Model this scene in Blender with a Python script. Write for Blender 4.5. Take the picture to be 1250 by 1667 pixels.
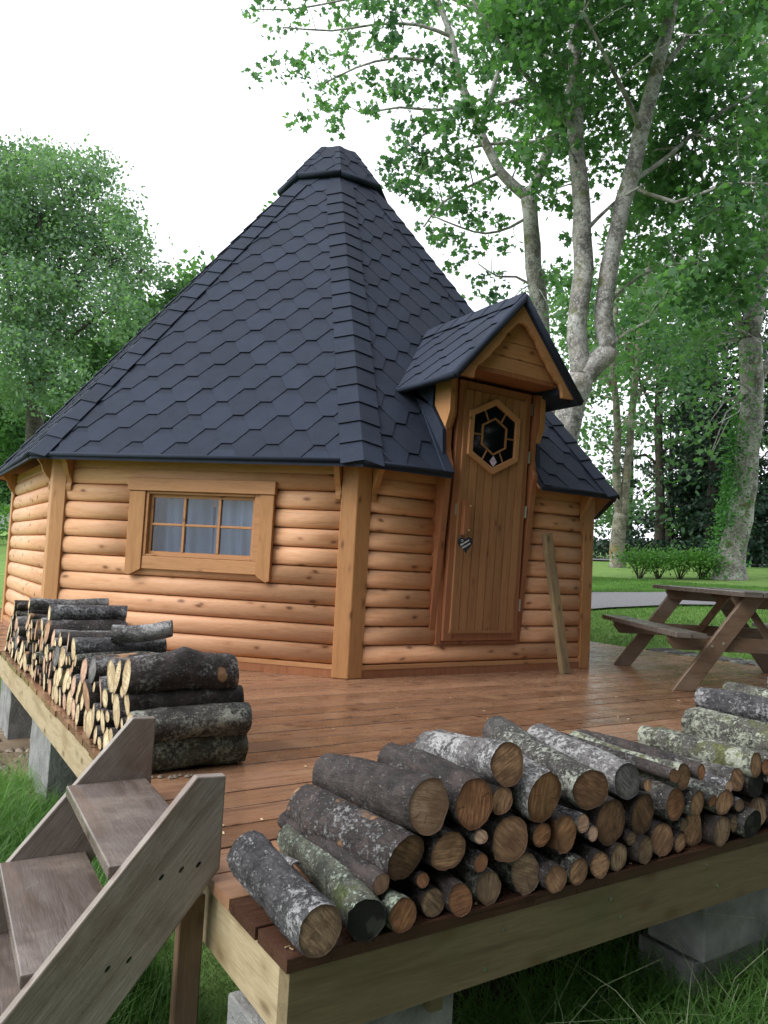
import bpy, bmesh, math, random
import numpy as np
from mathutils import Vector, Matrix, noise

for o in list(bpy.data.objects):
    bpy.data.objects.remove(o)
random.seed(7)
rng = np.random.default_rng(7)
S = bpy.context.scene
COL = S.collection
R = math.radians

# ------------------------------------------------------------------ camera
cam_data = bpy.data.cameras.new('camera')
cam_data.sensor_fit = 'VERTICAL'
cam_data.sensor_height = 24.0
cam_data.lens = 17.7136
cam_data.clip_start = 0.02
cam_data.clip_end = 3000
cam = bpy.data.objects.new('camera', cam_data)
COL.objects.link(cam)
cx, cy, cz = (Vector(v) for v in [[0.8369914, -0.5447225, 0.0521801], [-0.0798147, -0.027188, 0.9964389], [-0.541364, -0.8381755, -0.0662329]])
cam.matrix_world = Matrix(((cx.x, cy.x, cz.x, -0.7167), (cx.y, cy.y, cz.y, -1.3599), (cx.z, cy.z, cz.z, 0.7800), (0, 0, 0, 1)))
S.camera = cam

# ------------------------------------------------------------------ sky, sun, exposure (overcast day, brighter to the left)
SUN_ELEV, SUN_AZ = R(40), R(277)          # direction the light comes from, azimuth clockwise from +Y
world = bpy.data.worlds.new('World')
S.world = world
world.use_nodes = True
wn = world.node_tree
wn.nodes.clear()
w_out = wn.nodes.new('ShaderNodeOutputWorld')
w_bg = wn.nodes.new('ShaderNodeBackground')
w_sky = wn.nodes.new('ShaderNodeTexSky')
w_sky.sky_type = 'NISHITA'
w_sky.sun_disc = False
w_sky.sun_elevation = SUN_ELEV
w_sky.sun_rotation = SUN_AZ
w_sky.dust_density = 6.0
w_sky.air_density = 1.0
w_hsv = wn.nodes.new('ShaderNodeHueSaturation')
w_hsv.inputs['Saturation'].default_value = 0.22
w_mix = wn.nodes.new('ShaderNodeMix')
w_mix.data_type = 'RGBA'
w_mix.inputs[0].default_value = 0.80        # cloud cover
w_mix.inputs[7].default_value = (11.2, 11.5, 12.3, 1)   # flat white cloud deck
wn.links.new(w_sky.outputs[0], w_hsv.inputs['Color'])
wn.links.new(w_hsv.outputs[0], w_mix.inputs[6])
wn.links.new(w_mix.outputs[2], w_bg.inputs['Color'])
w_bg.inputs['Strength'].default_value = 0.10
wn.links.new(w_bg.outputs[0], w_out.inputs['Surface'])

sun_data = bpy.data.lights.new('sun', 'SUN')
sun_data.energy = 1.5
sun_data.angle = R(35)
sun_data.color = (1.0, 0.97, 0.93)
sun = bpy.data.objects.new('sun', sun_data)
COL.objects.link(sun)
sd = Vector((math.sin(SUN_AZ) * math.cos(SUN_ELEV), math.cos(SUN_AZ) * math.cos(SUN_ELEV), math.sin(SUN_ELEV)))
sun.rotation_euler = sd.to_track_quat('Z', 'Y').to_euler()
sun.location = sd * 50

S.view_settings.view_transform = 'Standard'
S.view_settings.look = 'None'
S.view_settings.exposure = 0.78
S.view_settings.gamma = 1.0
S.view_settings.use_curve_mapping = False
S.cycles.max_bounces = 8
S.cycles.transparent_max_bounces = 12
S.cycles.use_denoising = True

# ------------------------------------------------------------------ materials
def new_mat(name):
    m = bpy.data.materials.new(name)
    m.use_nodes = True
    nt = m.node_tree
    b = nt.nodes['Principled BSDF']
    return m, nt, b

class NG:
    """Tiny helper for building node graphs."""
    def __init__(s, nt): s.nt = nt
    def n(s, t, **kw):
        nd = s.nt.nodes.new(t)
        for k, v in kw.items(): setattr(nd, k, v)
        return nd
    def set(s, sock, v):
        if isinstance(v, bpy.types.NodeSocket): s.nt.links.new(v, sock)
        elif isinstance(v, (tuple, list)) and len(v) == 3 and sock.type == 'RGBA': sock.default_value = (*v, 1)
        else: sock.default_value = v
    def coord(s, which='Object'): return s.n('ShaderNodeTexCoord').outputs[which]
    def rand(s): return s.n('ShaderNodeObjectInfo').outputs['Random']
    def math(s, op, a, b=0.0, c=None, clamp=False):
        nd = s.n('ShaderNodeMath', operation=op, use_clamp=clamp)
        s.set(nd.inputs[0], a); s.set(nd.inputs[1], b)
        if c is not None: s.set(nd.inputs[2], c)
        return nd.outputs[0]
    def vmath(s, op, a, b):
        nd = s.n('ShaderNodeVectorMath', operation=op)
        s.set(nd.inputs[0], a); s.set(nd.inputs[1], b)
        return nd.outputs[0]
    def scale(s, v, sc):
        return s.vmath('MULTIPLY', v, sc)
    def noise(s, v, scale=5, detail=3, rough=.55, dist=0.0, out='Fac'):
        nd = s.n('ShaderNodeTexNoise')
        s.set(nd.inputs['Vector'], v); nd.inputs['Scale'].default_value = scale
        nd.inputs['Detail'].default_value = detail; nd.inputs['Roughness'].default_value = rough
        nd.inputs['Distortion'].default_value = dist
        return nd.outputs[out]
    def voro(s, v, scale=5, feature='F1', rand=1.0, out='Distance'):
        nd = s.n('ShaderNodeTexVoronoi', feature=feature)
        s.set(nd.inputs['Vector'], v); nd.inputs['Scale'].default_value = scale
        nd.inputs['Randomness'].default_value = rand
        return nd.outputs[out]
    def ramp(s, f, stops, interp='LINEAR'):
        nd = s.n('ShaderNodeValToRGB')
        cr = nd.color_ramp; cr.interpolation = interp
        while len(cr.elements) > 1: cr.elements.remove(cr.elements[-1])
        cr.elements[0].position = stops[0][0]; cr.elements[0].color = col4(stops[0][1])
        for p, c in stops[1:]:
            e = cr.elements.new(p); e.color = col4(c)
        s.set(nd.inputs[0], f)
        return nd.outputs[0]
    def map(s, f, a, b, c=0.0, d=1.0):
        nd = s.n('ShaderNodeMapRange')
        s.set(nd.inputs[0], f)
        for i, v in enumerate((a, b, c, d)): s.set(nd.inputs[i + 1], v)
        return nd.outputs[0]
    def mix(s, f, a, b, mode='MIX'):
        nd = s.n('ShaderNodeMix', data_type='RGBA', blend_type=mode)
        s.set(nd.inputs[0], f); s.set(nd.inputs[6], a); s.set(nd.inputs[7], b)
        return nd.outputs[2]
    def bump(s, h, strength=.4, dist=.01, normal=None):
        nd = s.n('ShaderNodeBump')
        nd.inputs['Strength'].default_value = strength; nd.inputs['Distance'].default_value = dist
        s.set(nd.inputs['Height'], h)
        if normal is not None: s.set(nd.inputs['Normal'], normal)
        return nd.outputs[0]
    def offset(s, v, amount=37.0):
        r = s.rand()
        c = s.n('ShaderNodeCombineXYZ')
        s.set(c.inputs[0], s.math('MULTIPLY', r, amount)); s.set(c.inputs[1], s.math('MULTIPLY', r, amount * 1.7)); s.set(c.inputs[2], s.math('MULTIPLY', r, amount * .6))
        return s.vmath('ADD', v, c.outputs[0])

def col4(c):
    return (c, c, c, 1) if isinstance(c, (int, float)) else (*c, 1) if len(c) == 3 else c

def wood(name, light, dark, knot=(.12, .045, .015), axis=0, rough=.5, spread=.25, knots=1.0, wet=0.0, grain=1.0, stain=None, stain_amt=.0, bump=.25, spec=.35):
    m, nt, b = new_mat(name); g = NG(nt)
    p = g.offset(g.coord())
    along = [1.0, 1.0, 1.0]; along[axis] = .09
    q = g.scale(p, tuple(along))
    warp = g.noise(q, 9, 2, .5, out='Color')
    q2 = g.vmath('ADD', q, g.scale(warp, (.05, .05, .05)))
    rings = g.noise(q2, 34 * grain, 3, .6)
    fine = g.noise(g.scale(q, (1, 1, 1)), 190, 2, .6)
    big = g.noise(p, 2.2, 2)
    c = g.ramp(rings, [(.32, dark), (.52, light), (.75, tuple(x * .86 + y * .14 for x, y in zip(light, dark)))])
    c = g.mix(g.map(fine, .35, .7, 0, .35), c, tuple(x * .62 for x in dark))
    c = g.mix(g.map(big, .35, .7, 0, .4), c, tuple(x * .8 for x in light))
    if knots:
        ks = [13.0, 13.0, 13.0]; ks[axis] = 6.0
        kq = g.scale(p, tuple(ks))
        kq = g.vmath('ADD', kq, g.scale(g.noise(p, 8, 1, out='Color'), (.35, .35, .35)))
        kd = g.voro(kq, 1.0)
        kc = g.voro(kq, 1.0, out='Color')
        on = g.math('GREATER_THAN', kc, 1 - .60 * knots)
        core = g.math('MULTIPLY', g.map(kd, .08, .20, .85, 0), on)
        halo = g.math('MULTIPLY', g.map(kd, .14, .34, .5, 0), on)
        c = g.mix(halo, c, tuple(x * .75 for x in dark))
        c = g.mix(core, c, knot)
    ck = g.noise(g.vmath('ADD', g.scale(p, tuple(.025 if i == axis else 1.0 for i in range(3))), g.scale(g.noise(p, 5, 2, out='Color'), (.01, .01, .01))), 44, 2, .5)
    c = g.mix(g.map(ck, .285, .255, 0, .6), c, tuple(x * .4 for x in dark))
    r = g.rand()
    c = g.mix(spread, c, g.mix(r, (.35, .33, .30), (1.0, 1.0, 1.0)), 'MULTIPLY') if spread else c
    if stain:
        sf = g.map(g.noise(g.scale(p, (1, 1, 1)), 3.2, 4, .65), .5, .72, 0, stain_amt)
        c = g.mix(sf, c, stain)
    g.set(b.inputs['Base Color'], c)
    if wet:
        wf = g.noise(p, 5.5, 4, .6)
        g.set(b.inputs['Roughness'], g.map(wf, .35, .65, rough * (1 - wet), rough))
    else:
        g.set(b.inputs['Roughness'], g.map(rings, .3, .7, rough, rough * 1.2))
    b.inputs['Specular IOR Level'].default_value = spec
    g.set(b.inputs['Normal'], g.bump(g.math('ADD', rings, g.math('MULTIPLY', fine, .5)), bump, .004))
    return m

def bark(name, dark, mid, lichen=(.42, .45, .38), amt=.3, moss=None, moss_amt=0.0, scale=1.0, rough=.8, bump=.9, patch=None):
    m, nt, b = new_mat(name); g = NG(nt)
    p = g.offset(g.coord())
    q = g.scale(p, (.5, 1, 1))
    n1 = g.noise(q, 62 * scale, 6, .74, .6)
    n2 = g.noise(p, 13 * scale, 4, .65)
    v1 = g.noise(g.scale(p, (.25, 1, 1)), 90 * scale, 3, .7)
    c = g.ramp(n1, [(.30, dark), (.62, mid)])
    c = g.mix(g.map(n2, .42, .68, 0, .55), c, tuple(x * 1.5 for x in mid))
    c = g.mix(g.map(g.noise(p, 16 * scale, 5, .75), .42, .60, .0, .75), c, tuple(x * .35 for x in dark))
    if patch:
        c = g.mix(g.map(g.noise(p, 6 * scale, 3, .6), .60, .64, 0, .9), c, patch)
    lf = g.noise(p, 70 * scale, 5, .8)
    lf2 = g.noise(p, 9 * scale, 3, .6)
    lm = g.map(g.math('ADD', g.math('MULTIPLY', lf, .75), g.math('MULTIPLY', lf2, .5)), .72 - amt * .26, .78 - amt * .24, 0, .95)
    lv = g.noise(p, 210 * scale, 3, .7)
    c = g.mix(g.math('MULTIPLY', lm, g.map(lv, .35, .62, .35, 1)), c, lichen)
    fl = g.voro(g.vmath('ADD', p, g.scale(g.noise(p, 90, 2, out='Color'), (.02, .02, .02))), 75 * scale)
    c = g.mix(g.map(fl, .20, .10, 0, .35 + amt * .5), c, tuple(min(1, x * 1.35) for x in lichen))
    if moss:
        mf = g.map(g.noise(p, 7 * scale, 4, .7), .62 - moss_amt * .3, .70 - moss_amt * .3, 0, 1)
        c = g.mix(mf, c, moss)
    g.set(b.inputs['Base Color'], c)
    g.set(b.inputs['Roughness'], g.map(n2, .3, .7, rough * .6, rough))
    b.inputs['Specular IOR Level'].default_value = .35
    h = g.math('ADD', n1, g.math('MULTIPLY', v1, .5))
    h = g.math('ADD', h, g.math('MULTIPLY', lm, .5))
    g.set(b.inputs['Normal'], g.bump(h, bump, .008))
    return m

def cut_face(name, light, dark, rot=None):
    m, nt, b = new_mat(name); g = NG(nt)
    p = g.coord()
    po = g.offset(p)
    s = g.n('ShaderNodeSeparateXYZ'); g.set(s.inputs[0], g.vmath('ADD', p, g.scale(g.noise(po, 14, 3, .6, out='Color'), (.02, .02, .02))))
    rad = g.math('SQRT', g.math('ADD', g.math('POWER', g.math('ABSOLUTE', s.outputs[1]), 2.0), g.math('POWER', g.math('ABSOLUTE', s.outputs[2]), 2.0)))
    ring = g.math('SINE', g.math('MULTIPLY', rad, 1150.0))
    rv = g.n('ShaderNodeVectorRotate', rotation_type='X_AXIS'); g.set(rv.inputs['Vector'], po); g.set(rv.inputs['Angle'], g.math('MULTIPLY', g.rand(), 40.0))
    saw = g.noise(g.scale(rv.outputs[0], (1, 22, 190)), 1.0, 3, .6)
    blot = g.noise(po, 28, 3, .6)
    c = g.ramp(blot, [(.35, dark), (.62, light)])
    c = g.mix(g.map(ring, .2, 1, 0, .30), c, dark)
    c = g.mix(g.map(saw, .48, .60, 0, .6), c, tuple(min(1, x * 1.55) for x in light))
    c = g.mix(g.map(saw, .42, .32, 0, .6), c, tuple(x * .4 for x in dark))
    c = g.mix(g.map(g.noise(po, 9, 3, .6), .45, .62, 0, .6), c, tuple(x * .6 for x in dark))
    c = g.mix(.35, c, g.mix(g.rand(), (.5, .48, .45), (1, 1, 1)), 'MULTIPLY')
    gc = g.n('ShaderNodeSeparateXYZ'); g.set(gc.inputs[0], g.vmath('ADD', g.coord('Generated'), g.scale(g.noise(po, 30, 3, .6, out='Color'), (.0, .07, .07))))
    rr_ = g.math('SQRT', g.math('ADD', g.math('POWER', g.math('ABSOLUTE', g.math('SUBTRACT', gc.outputs[1], .535)), 2.0), g.math('POWER', g.math('ABSOLUTE', g.math('SUBTRACT', gc.outputs[2], .535)), 2.0)))
    c = g.mix(g.map(rr_, .36, .475, 0, .8), c, tuple(x * .45 for x in dark))
    an = g.math('ARCTAN2', g.math('SUBTRACT', gc.outputs[1], .53), g.math('SUBTRACT', gc.outputs[2], .53))
    cv = g.n('ShaderNodeCombineXYZ'); g.set(cv.inputs[0], g.math('MULTIPLY', an, 2.2)); g.set(cv.inputs[1], g.math('MULTIPLY', g.rand(), 90.0)); g.set(cv.inputs[2], g.math('MULTIPLY', rr_, .6))
    c = g.mix(g.map(g.noise(cv.outputs[0], 3.2, 2, .5), .665, .70, 0, .75), c, tuple(x * .25 for x in dark))
    if rot: c = g.mix(g.map(g.noise(po, 19, 2, .5), .52, .60, 0, .8), c, rot)
    g.set(b.inputs['Base Color'], c)
    b.inputs['Roughness'].default_value = .75
    g.set(b.inputs['Normal'], g.bump(g.math('ADD', saw, g.math('MULTIPLY', ring, .15)), .35, .003))
    return m

def simple(name, col, rough=.6, metal=0.0, spec=.5, var=0.0, scale=8, bump=0.0):
    m, nt, b = new_mat(name); g = NG(nt)
    if var:
        p = g.offset(g.coord())
        n = g.noise(p, scale, 4, .6)
        g.set(b.inputs['Base Color'], g.ramp(n, [(.3, tuple(x * (1 - var) for x in col)), (.7, tuple(min(1, x * (1 + var)) for x in col))]))
        if bump: g.set(b.inputs['Normal'], g.bump(g.noise(p, scale * 8, 4, .7), bump, .01))
    else:
        b.inputs['Base Color'].default_value = (*col, 1)
    b.inputs['Roughness'].default_value = rough
    b.inputs['Metallic'].default_value = metal
    b.inputs['Specular IOR Level'].default_value = spec
    return m

def leaf_mat(name, c1, c2, c3, trans=.35, rough=.5):
    m = bpy.data.materials.new(name); m.use_nodes = True
    nt = m.node_tree; nt.nodes.clear(); g = NG(nt)
    geo = g.n('ShaderNodeNewGeometry')
    r = geo.outputs['Random Per Island']
    big = g.noise(g.coord(), .55, 2, .5)
    c = g.ramp(r, [(0, c1), (.6, c2), (1, c3)])
    c = g.mix(g.map(big, .38, .64, 0, .75), c, tuple(x * 1.35 for x in c3))
    bs = g.n('ShaderNodeBsdfPrincipled'); g.set(bs.inputs['Base Color'], c); bs.inputs['Roughness'].default_value = rough
    bs.inputs['Specular IOR Level'].default_value = .3
    tr = g.n('ShaderNodeBsdfTranslucent'); g.set(tr.inputs['Color'], g.mix(1.0, c, (1.5, 1.9, .7), 'MULTIPLY'))
    mx = g.n('ShaderNodeMixShader'); mx.inputs[0].default_value = trans
    nt.links.new(bs.outputs[0], mx.inputs[1]); nt.links.new(tr.outputs[0], mx.inputs[2])
    o = g.n('ShaderNodeOutputMaterial'); nt.links.new(mx.outputs[0], o.inputs[0])
    return m

M = {}
M['wall_log'] = wood('kota_log', (.76, .43, .245), (.63, .315, .16), (.17, .065, .025), 0, .5, .15, 1.1)
M['post'] = wood('kota_post', (.50, .25, .10), (.40, .185, .07), (.16, .07, .025), 2, .5, .12, .8)
M['board_h'] = wood('kota_trim', (.54, .275, .125), (.44, .21, .085), (.17, .07, .025), 0, .5, .15, .8)
M['board_v'] = wood('kota_door_board', (.38, .19, .085), (.29, .135, .055), (.13, .05, .018), 2, .45, .25, .7)
M['frame_v'] = wood('kota_door_frame', (.36, .15, .07), (.28, .105, .045), (.12, .04, .015), 2, .45, .1, .6)
M['deck'] = wood('wet_deck', (.38, .205, .122), (.22, .112, .065), (.06, .022, .01), 0, .42, .85, 1.2, .62, 1.0, (.34, .20, .11), .5, .4, .55)
M['deck_wet_shade'] = wood('wet_shaded_deck', (.085, .042, .028), (.05, .024, .016), (.03, .012, .008), 0, .36, .5, 1.0, .62, 1.0, (.12, .06, .04), .3, .4, .55)  # first planks: wet wood, with the shade of the logs painted in too
M['beam'] = wood('treated_beam_shaded', (.215, .17, .095), (.145, .11, .06), (.14, .09, .04), 0, .65, .0, .8, 0, .8, (.13, .15, .06), .6, .35)  # same timber as the side beams, darkened: front shade is in the colour
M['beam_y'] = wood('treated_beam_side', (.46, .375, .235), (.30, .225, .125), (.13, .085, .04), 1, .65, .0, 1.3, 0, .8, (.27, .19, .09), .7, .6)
M['stair'] = wood('wet_stair', (.31, .27, .24), (.20, .16, .135), (.05, .03, .02), 0, .48, .2, .9, .6, .7, (.10, .055, .038), .75, .5, .5)
M['tread'] = wood('wet_tread', (.19, .155, .14), (.12, .088, .075), (.05, .03, .025), 1, .34, .2, .8, .75, .7, (.34, .28, .24), .7, .4, .6)
M['leg'] = wood('brown_leg', (.22, .14, .09), (.14, .08, .05), (.06, .03, .02), 2, .6, .15, .6)
M['picnic'] = wood('picnic_wood', (.16, .108, .07), (.095, .06, .038), (.04, .02, .012), 0, .5, .25, .7, .4, 1, (.20, .19, .17), .4)
M['picnic_top'] = wood('picnic_top_wood', (.15, .13, .115), (.08, .07, .062), (.03, .025, .02), 0, .38, .25, .5, .5, 1, (.05, .045, .04), .5, .3, .6)
M['prop'] = wood('prop_plank', (.30, .225, .12), (.20, .14, .07), (.07, .04, .02), 2, .6, .0, .9, 0, 1, (.14, .10, .06), .6)
M['bark_grey'] = bark('bark_grey', (.013, .012, .014), (.085, .082, .088), (.36, .36, .37), .36, None, 0, 1.0, .75, 1)
M['bark_dark'] = bark('bark_dark', (.009, .007, .007), (.056, .043, .039), (.20, .20, .20), .16)
M['bark_brown'] = bark('bark_brown', (.012, .010, .010), (.064, .047, .043), (.30, .30, .30), .25, None, 0, 1, .8, 1, (.36, .20, .10))
M['bark_green'] = bark('bark_green', (.022, .024, .018), (.11, .115, .085), (.36, .42, .34), .35, (.07, .09, .03), .15)
M['bark_lichen'] = bark('bark_lichen', (.016, .014, .014), (.095, .088, .082), (.38, .40, .34), .40)
M['bark_moss'] = bark('bark_moss', (.022, .021, .018), (.12, .115, .10), (.40, .43, .34), .52, (.12, .13, .05), .2)
M['bark_silver'] = bark('bark_silver', (.030, .027, .026), (.16, .15, .15), (.42, .42, .42), .45, None, 0, 1, .7, .7)
M['face_pale'] = cut_face('cut_pale', (.72, .57, .37), (.50, .34, .18))
M['face_ochre'] = cut_face('cut_ochre', (.55, .325, .19), (.28, .145, .08))
M['face_orange'] = cut_face('cut_orange', (.52, .25, .13), (.29, .125, .06))
M['face_pink'] = cut_face('cut_pink', (.72, .46, .34), (.52, .29, .19))
M['face_rust'] = cut_face('cut_rust', (.40, .215, .105), (.24, .11, .05))
M['face_umber'] = cut_face('cut_umber', (.30, .165, .09), (.14, .07, .036))
M['face_olive'] = cut_face('cut_olive', (.42, .29, .185), (.22, .135, .085))
M['face_black'] = cut_face('cut_black', (.012, .011, .011), (.006, .006, .006), (.05, .05, .045))
M['face_grey'] = cut_face('cut_grey', (.20, .19, .19), (.09, .085, .085))
M['trunk_grey'] = bark('tree_bark_grey', (.13, .122, .11), (.33, .31, .285), (.52, .53, .51), .42, (.12, .13, .055), .2, .26, .9, .6)
M['trunk_moss'] = bark('tree_bark_moss', (.10, .092, .070), (.22, .205, .16), (.40, .42, .36), .2, (.20, .145, .07), .12, .3, .9, .6)
M['trunk_dark'] = bark('tree_bark_dark', (.020, .018, .014), (.065, .055, .042), (.15, .16, .13), .05, (.03, .045, .015), .1, .3, .9, .5)
M['concrete'] = simple('concrete_block', (.25, .255, .25), .9, 0, .2, .35, 9, 1.0)
M['metal'] = simple('steel', (.45, .43, .40), .35, 1)
M['brass'] = simple('brass_screw', (.75, .55, .35), .3, 1)
M['glass_dark'] = simple('dark_pane', (.004, .005, .007), .06, 0, .5)
M['slate'] = simple('black_slate', (.012, .016, .028), .5, 0, .4)
M['chalk'] = simple('white_paint', (.75, .76, .8), .6)
M['sticker'] = simple('sticker', (.62, .52, .66), .5, 0, .4, .3, 60)
M['white'] = simple('caravan_white', (.72, .74, .76), .5)
M['stone'] = simple('pebble', (.24, .20, .155), .85, 0, .3, .45, 14, .3)
M['curtain'] = simple('curtain_cloth', (.27, .35, .50), .9, 0, .1, .12, 3)
M['curtain_pale'] = simple('curtain_cloth_pale', (.42, .50, .66), .9, 0, .1, .1, 3)
M['moss_tuft'] = leaf_mat('moss_tuft', (.20, .27, .12), (.30, .38, .20), (.42, .50, .30), .1, .9)
M['leaf_big'] = leaf_mat('maple_leaf', (.038, .092, .056), (.058, .130, .076), (.105, .20, .092), .45)
M['leaf_slim'] = leaf_mat('maple_leaf_cool', (.040, .096, .066), (.060, .130, .084), (.098, .185, .095), .43)
M['leaf_mid'] = leaf_mat('woodland_leaf', (.038, .086, .056), (.056, .120, .072), (.10, .185, .085), .43)
M['leaf_dark'] = leaf_mat('conifer_leaf', (.013, .032, .024), (.020, .045, .031), (.030, .062, .040), .15)
M['leaf_left'] = leaf_mat('far_leaf_hazed', (.070, .125, .098), (.095, .165, .118), (.135, .210, .132), .38)  # paler and bluer: distance haze is put into the leaf colour
M['leaf_bush'] = leaf_mat('bush_leaf', (.040, .115, .030), (.07, .175, .04), (.12, .25, .06), .35)
M['ivy'] = leaf_mat('ivy_leaf', (.04, .12, .04), (.06, .17, .05), (.10, .24, .07), .25)
M['grass'] = leaf_mat('grass_blade', (.045, .115, .026), (.075, .17, .036), (.12, .235, .06), .35, .55)
M['grass_dry'] = leaf_mat('grass_pale', (.18, .24, .12), (.24, .30, .17), (.32, .36, .24), .3, .6)

def shingle_material():
    m, nt, b = new_mat('felt_shingle'); g = NG(nt)
    p = g.offset(g.coord(), 11)
    n = g.math('ADD', g.math('MULTIPLY', g.noise(p, 300, 2, .8), .6), g.math('MULTIPLY', g.noise(p, 85, 3, .8), .4))
    n2 = g.noise(p, 7, 3, .6)
    s = g.n('ShaderNodeSeparateXYZ'); g.set(s.inputs[0], g.vmath('ADD', p, g.scale(g.noise(p, 60, 2, out='Color'), (.012, .012, .012))))
    c = g.ramp(n, [(.36, (.007, .013, .026)), (.62, (.025, .036, .065))])
    c = g.mix(g.map(n2, .4, .7, 0, .5), c, (.028, .039, .070))
    c = g.mix(.6, c, g.mix(g.rand(), (.5, .5, .53), (1, 1, 1)), 'MULTIPLY')
    speck = g.voro(p, 16)
    c = g.mix(g.map(speck, .016, .008, 0, .8), c, (.28, .29, .33))
    g.set(b.inputs['Base Color'], c)
    b.inputs['Roughness'].default_value = .82
    b.inputs['Specular IOR Level'].default_value = .35
    g.set(b.inputs['Normal'], g.bump(n, .35, .002))
    return m
M['shingle'] = shingle_material()

def glass_material():
    m = bpy.data.materials.new('window_glass'); m.use_nodes = True
    nt = m.node_tree; nt.nodes.clear(); g = NG(nt)
    t = g.n('ShaderNodeBsdfTransparent'); t.inputs[0].default_value = (.93, .96, 1, 1)
    gl = g.n('ShaderNodeBsdfGlossy'); gl.inputs['Roughness'].default_value = .02
    fr = g.n('ShaderNodeFresnel'); fr.inputs[0].default_value = 1.5
    mx = g.n('ShaderNodeMixShader'); nt.links.new(fr.outputs[0], mx.inputs[0])
    nt.links.new(t.outputs[0], mx.inputs[1]); nt.links.new(gl.outputs[0], mx.inputs[2])
    o = g.n('ShaderNodeOutputMaterial'); nt.links.new(mx.outputs[0], o.inputs[0])
    return m
M['glass'] = glass_material()

def ground_material():
    m, nt, b = new_mat('lawn_ground'); g = NG(nt)
    p = g.coord()
    n = g.noise(p, .8, 4, .6); n2 = g.noise(p, 22, 4, .7)
    c = g.ramp(n2, [(.3, (.095, .175, .045)), (.7, (.20, .33, .095))])
    c = g.mix(g.map(n, .35, .7, 0, .7), c, (.21, .33, .09))
    c = g.mix(g.map(g.noise(p, 3.1, 5, .7), .52, .66, 0, .6), c, (.075, .14, .035))
    g.set(b.inputs['Base Color'], c); b.inputs['Roughness'].default_value = .9; b.inputs['Specular IOR Level'].default_value = .1
    g.set(b.inputs['Normal'], g.bump(n2, .8, .05))
    return m
M['lawn'] = ground_material()
M['soil'] = simple('bare_soil', (.17, .13, .09), .95, 0, .1, .4, 5, .8)
M['soil_shade'] = simple('dark_soil_and_shade', (.045, .038, .026), .95, 0, .1, .4, 5, .8)  # dark brown; along the deck front it carries painted shade
M['road'] = simple('gravel_road', (.21, .21, .22), .9, 0, .2, .15, 30, .5)
M['field'] = simple('far_field', (.30, .36, .20), .95, 0, .1, .2, .05)

# ------------------------------------------------------------------ mesh and scene helpers
def mesh(name, verts, faces, mat=None, smooth=False, mats=None, idx=None):
    me = bpy.data.meshes.new(name)
    me.from_pydata([tuple(v) for v in verts], [], faces)
    for mm in (mats or ([mat] if mat else [])): me.materials.append(mm)
    if idx is not None: me.polygons.foreach_set('material_index', idx)
    if smooth: me.polygons.foreach_set('use_smooth', [True] * len(me.polygons))
    me.update()
    return me

def put(name, me, parent=None, mat=None, label=None, cat=None, group=None, kind=None):
    o = bpy.data.objects.new(name, me)
    COL.objects.link(o)
    if parent is not None: o.parent = parent
    if mat is not None: o.matrix_local = mat
    tag(o, label, cat, group, kind)
    return o

def tag(o, label=None, cat=None, group=None, kind=None):
    for k, v in (('label', label), ('category', cat), ('group', group), ('kind', kind)):
        if v: o[k] = v
    return o

def empty(name, loc=(0, 0, 0), rz=0.0, label=None, cat=None, group=None):
    o = bpy.data.objects.new(name, None)
    o.empty_display_size = .1
    COL.objects.link(o)
    o.location = loc; o.rotation_euler = (0, 0, rz)
    return tag(o, label, cat, group)

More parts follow.
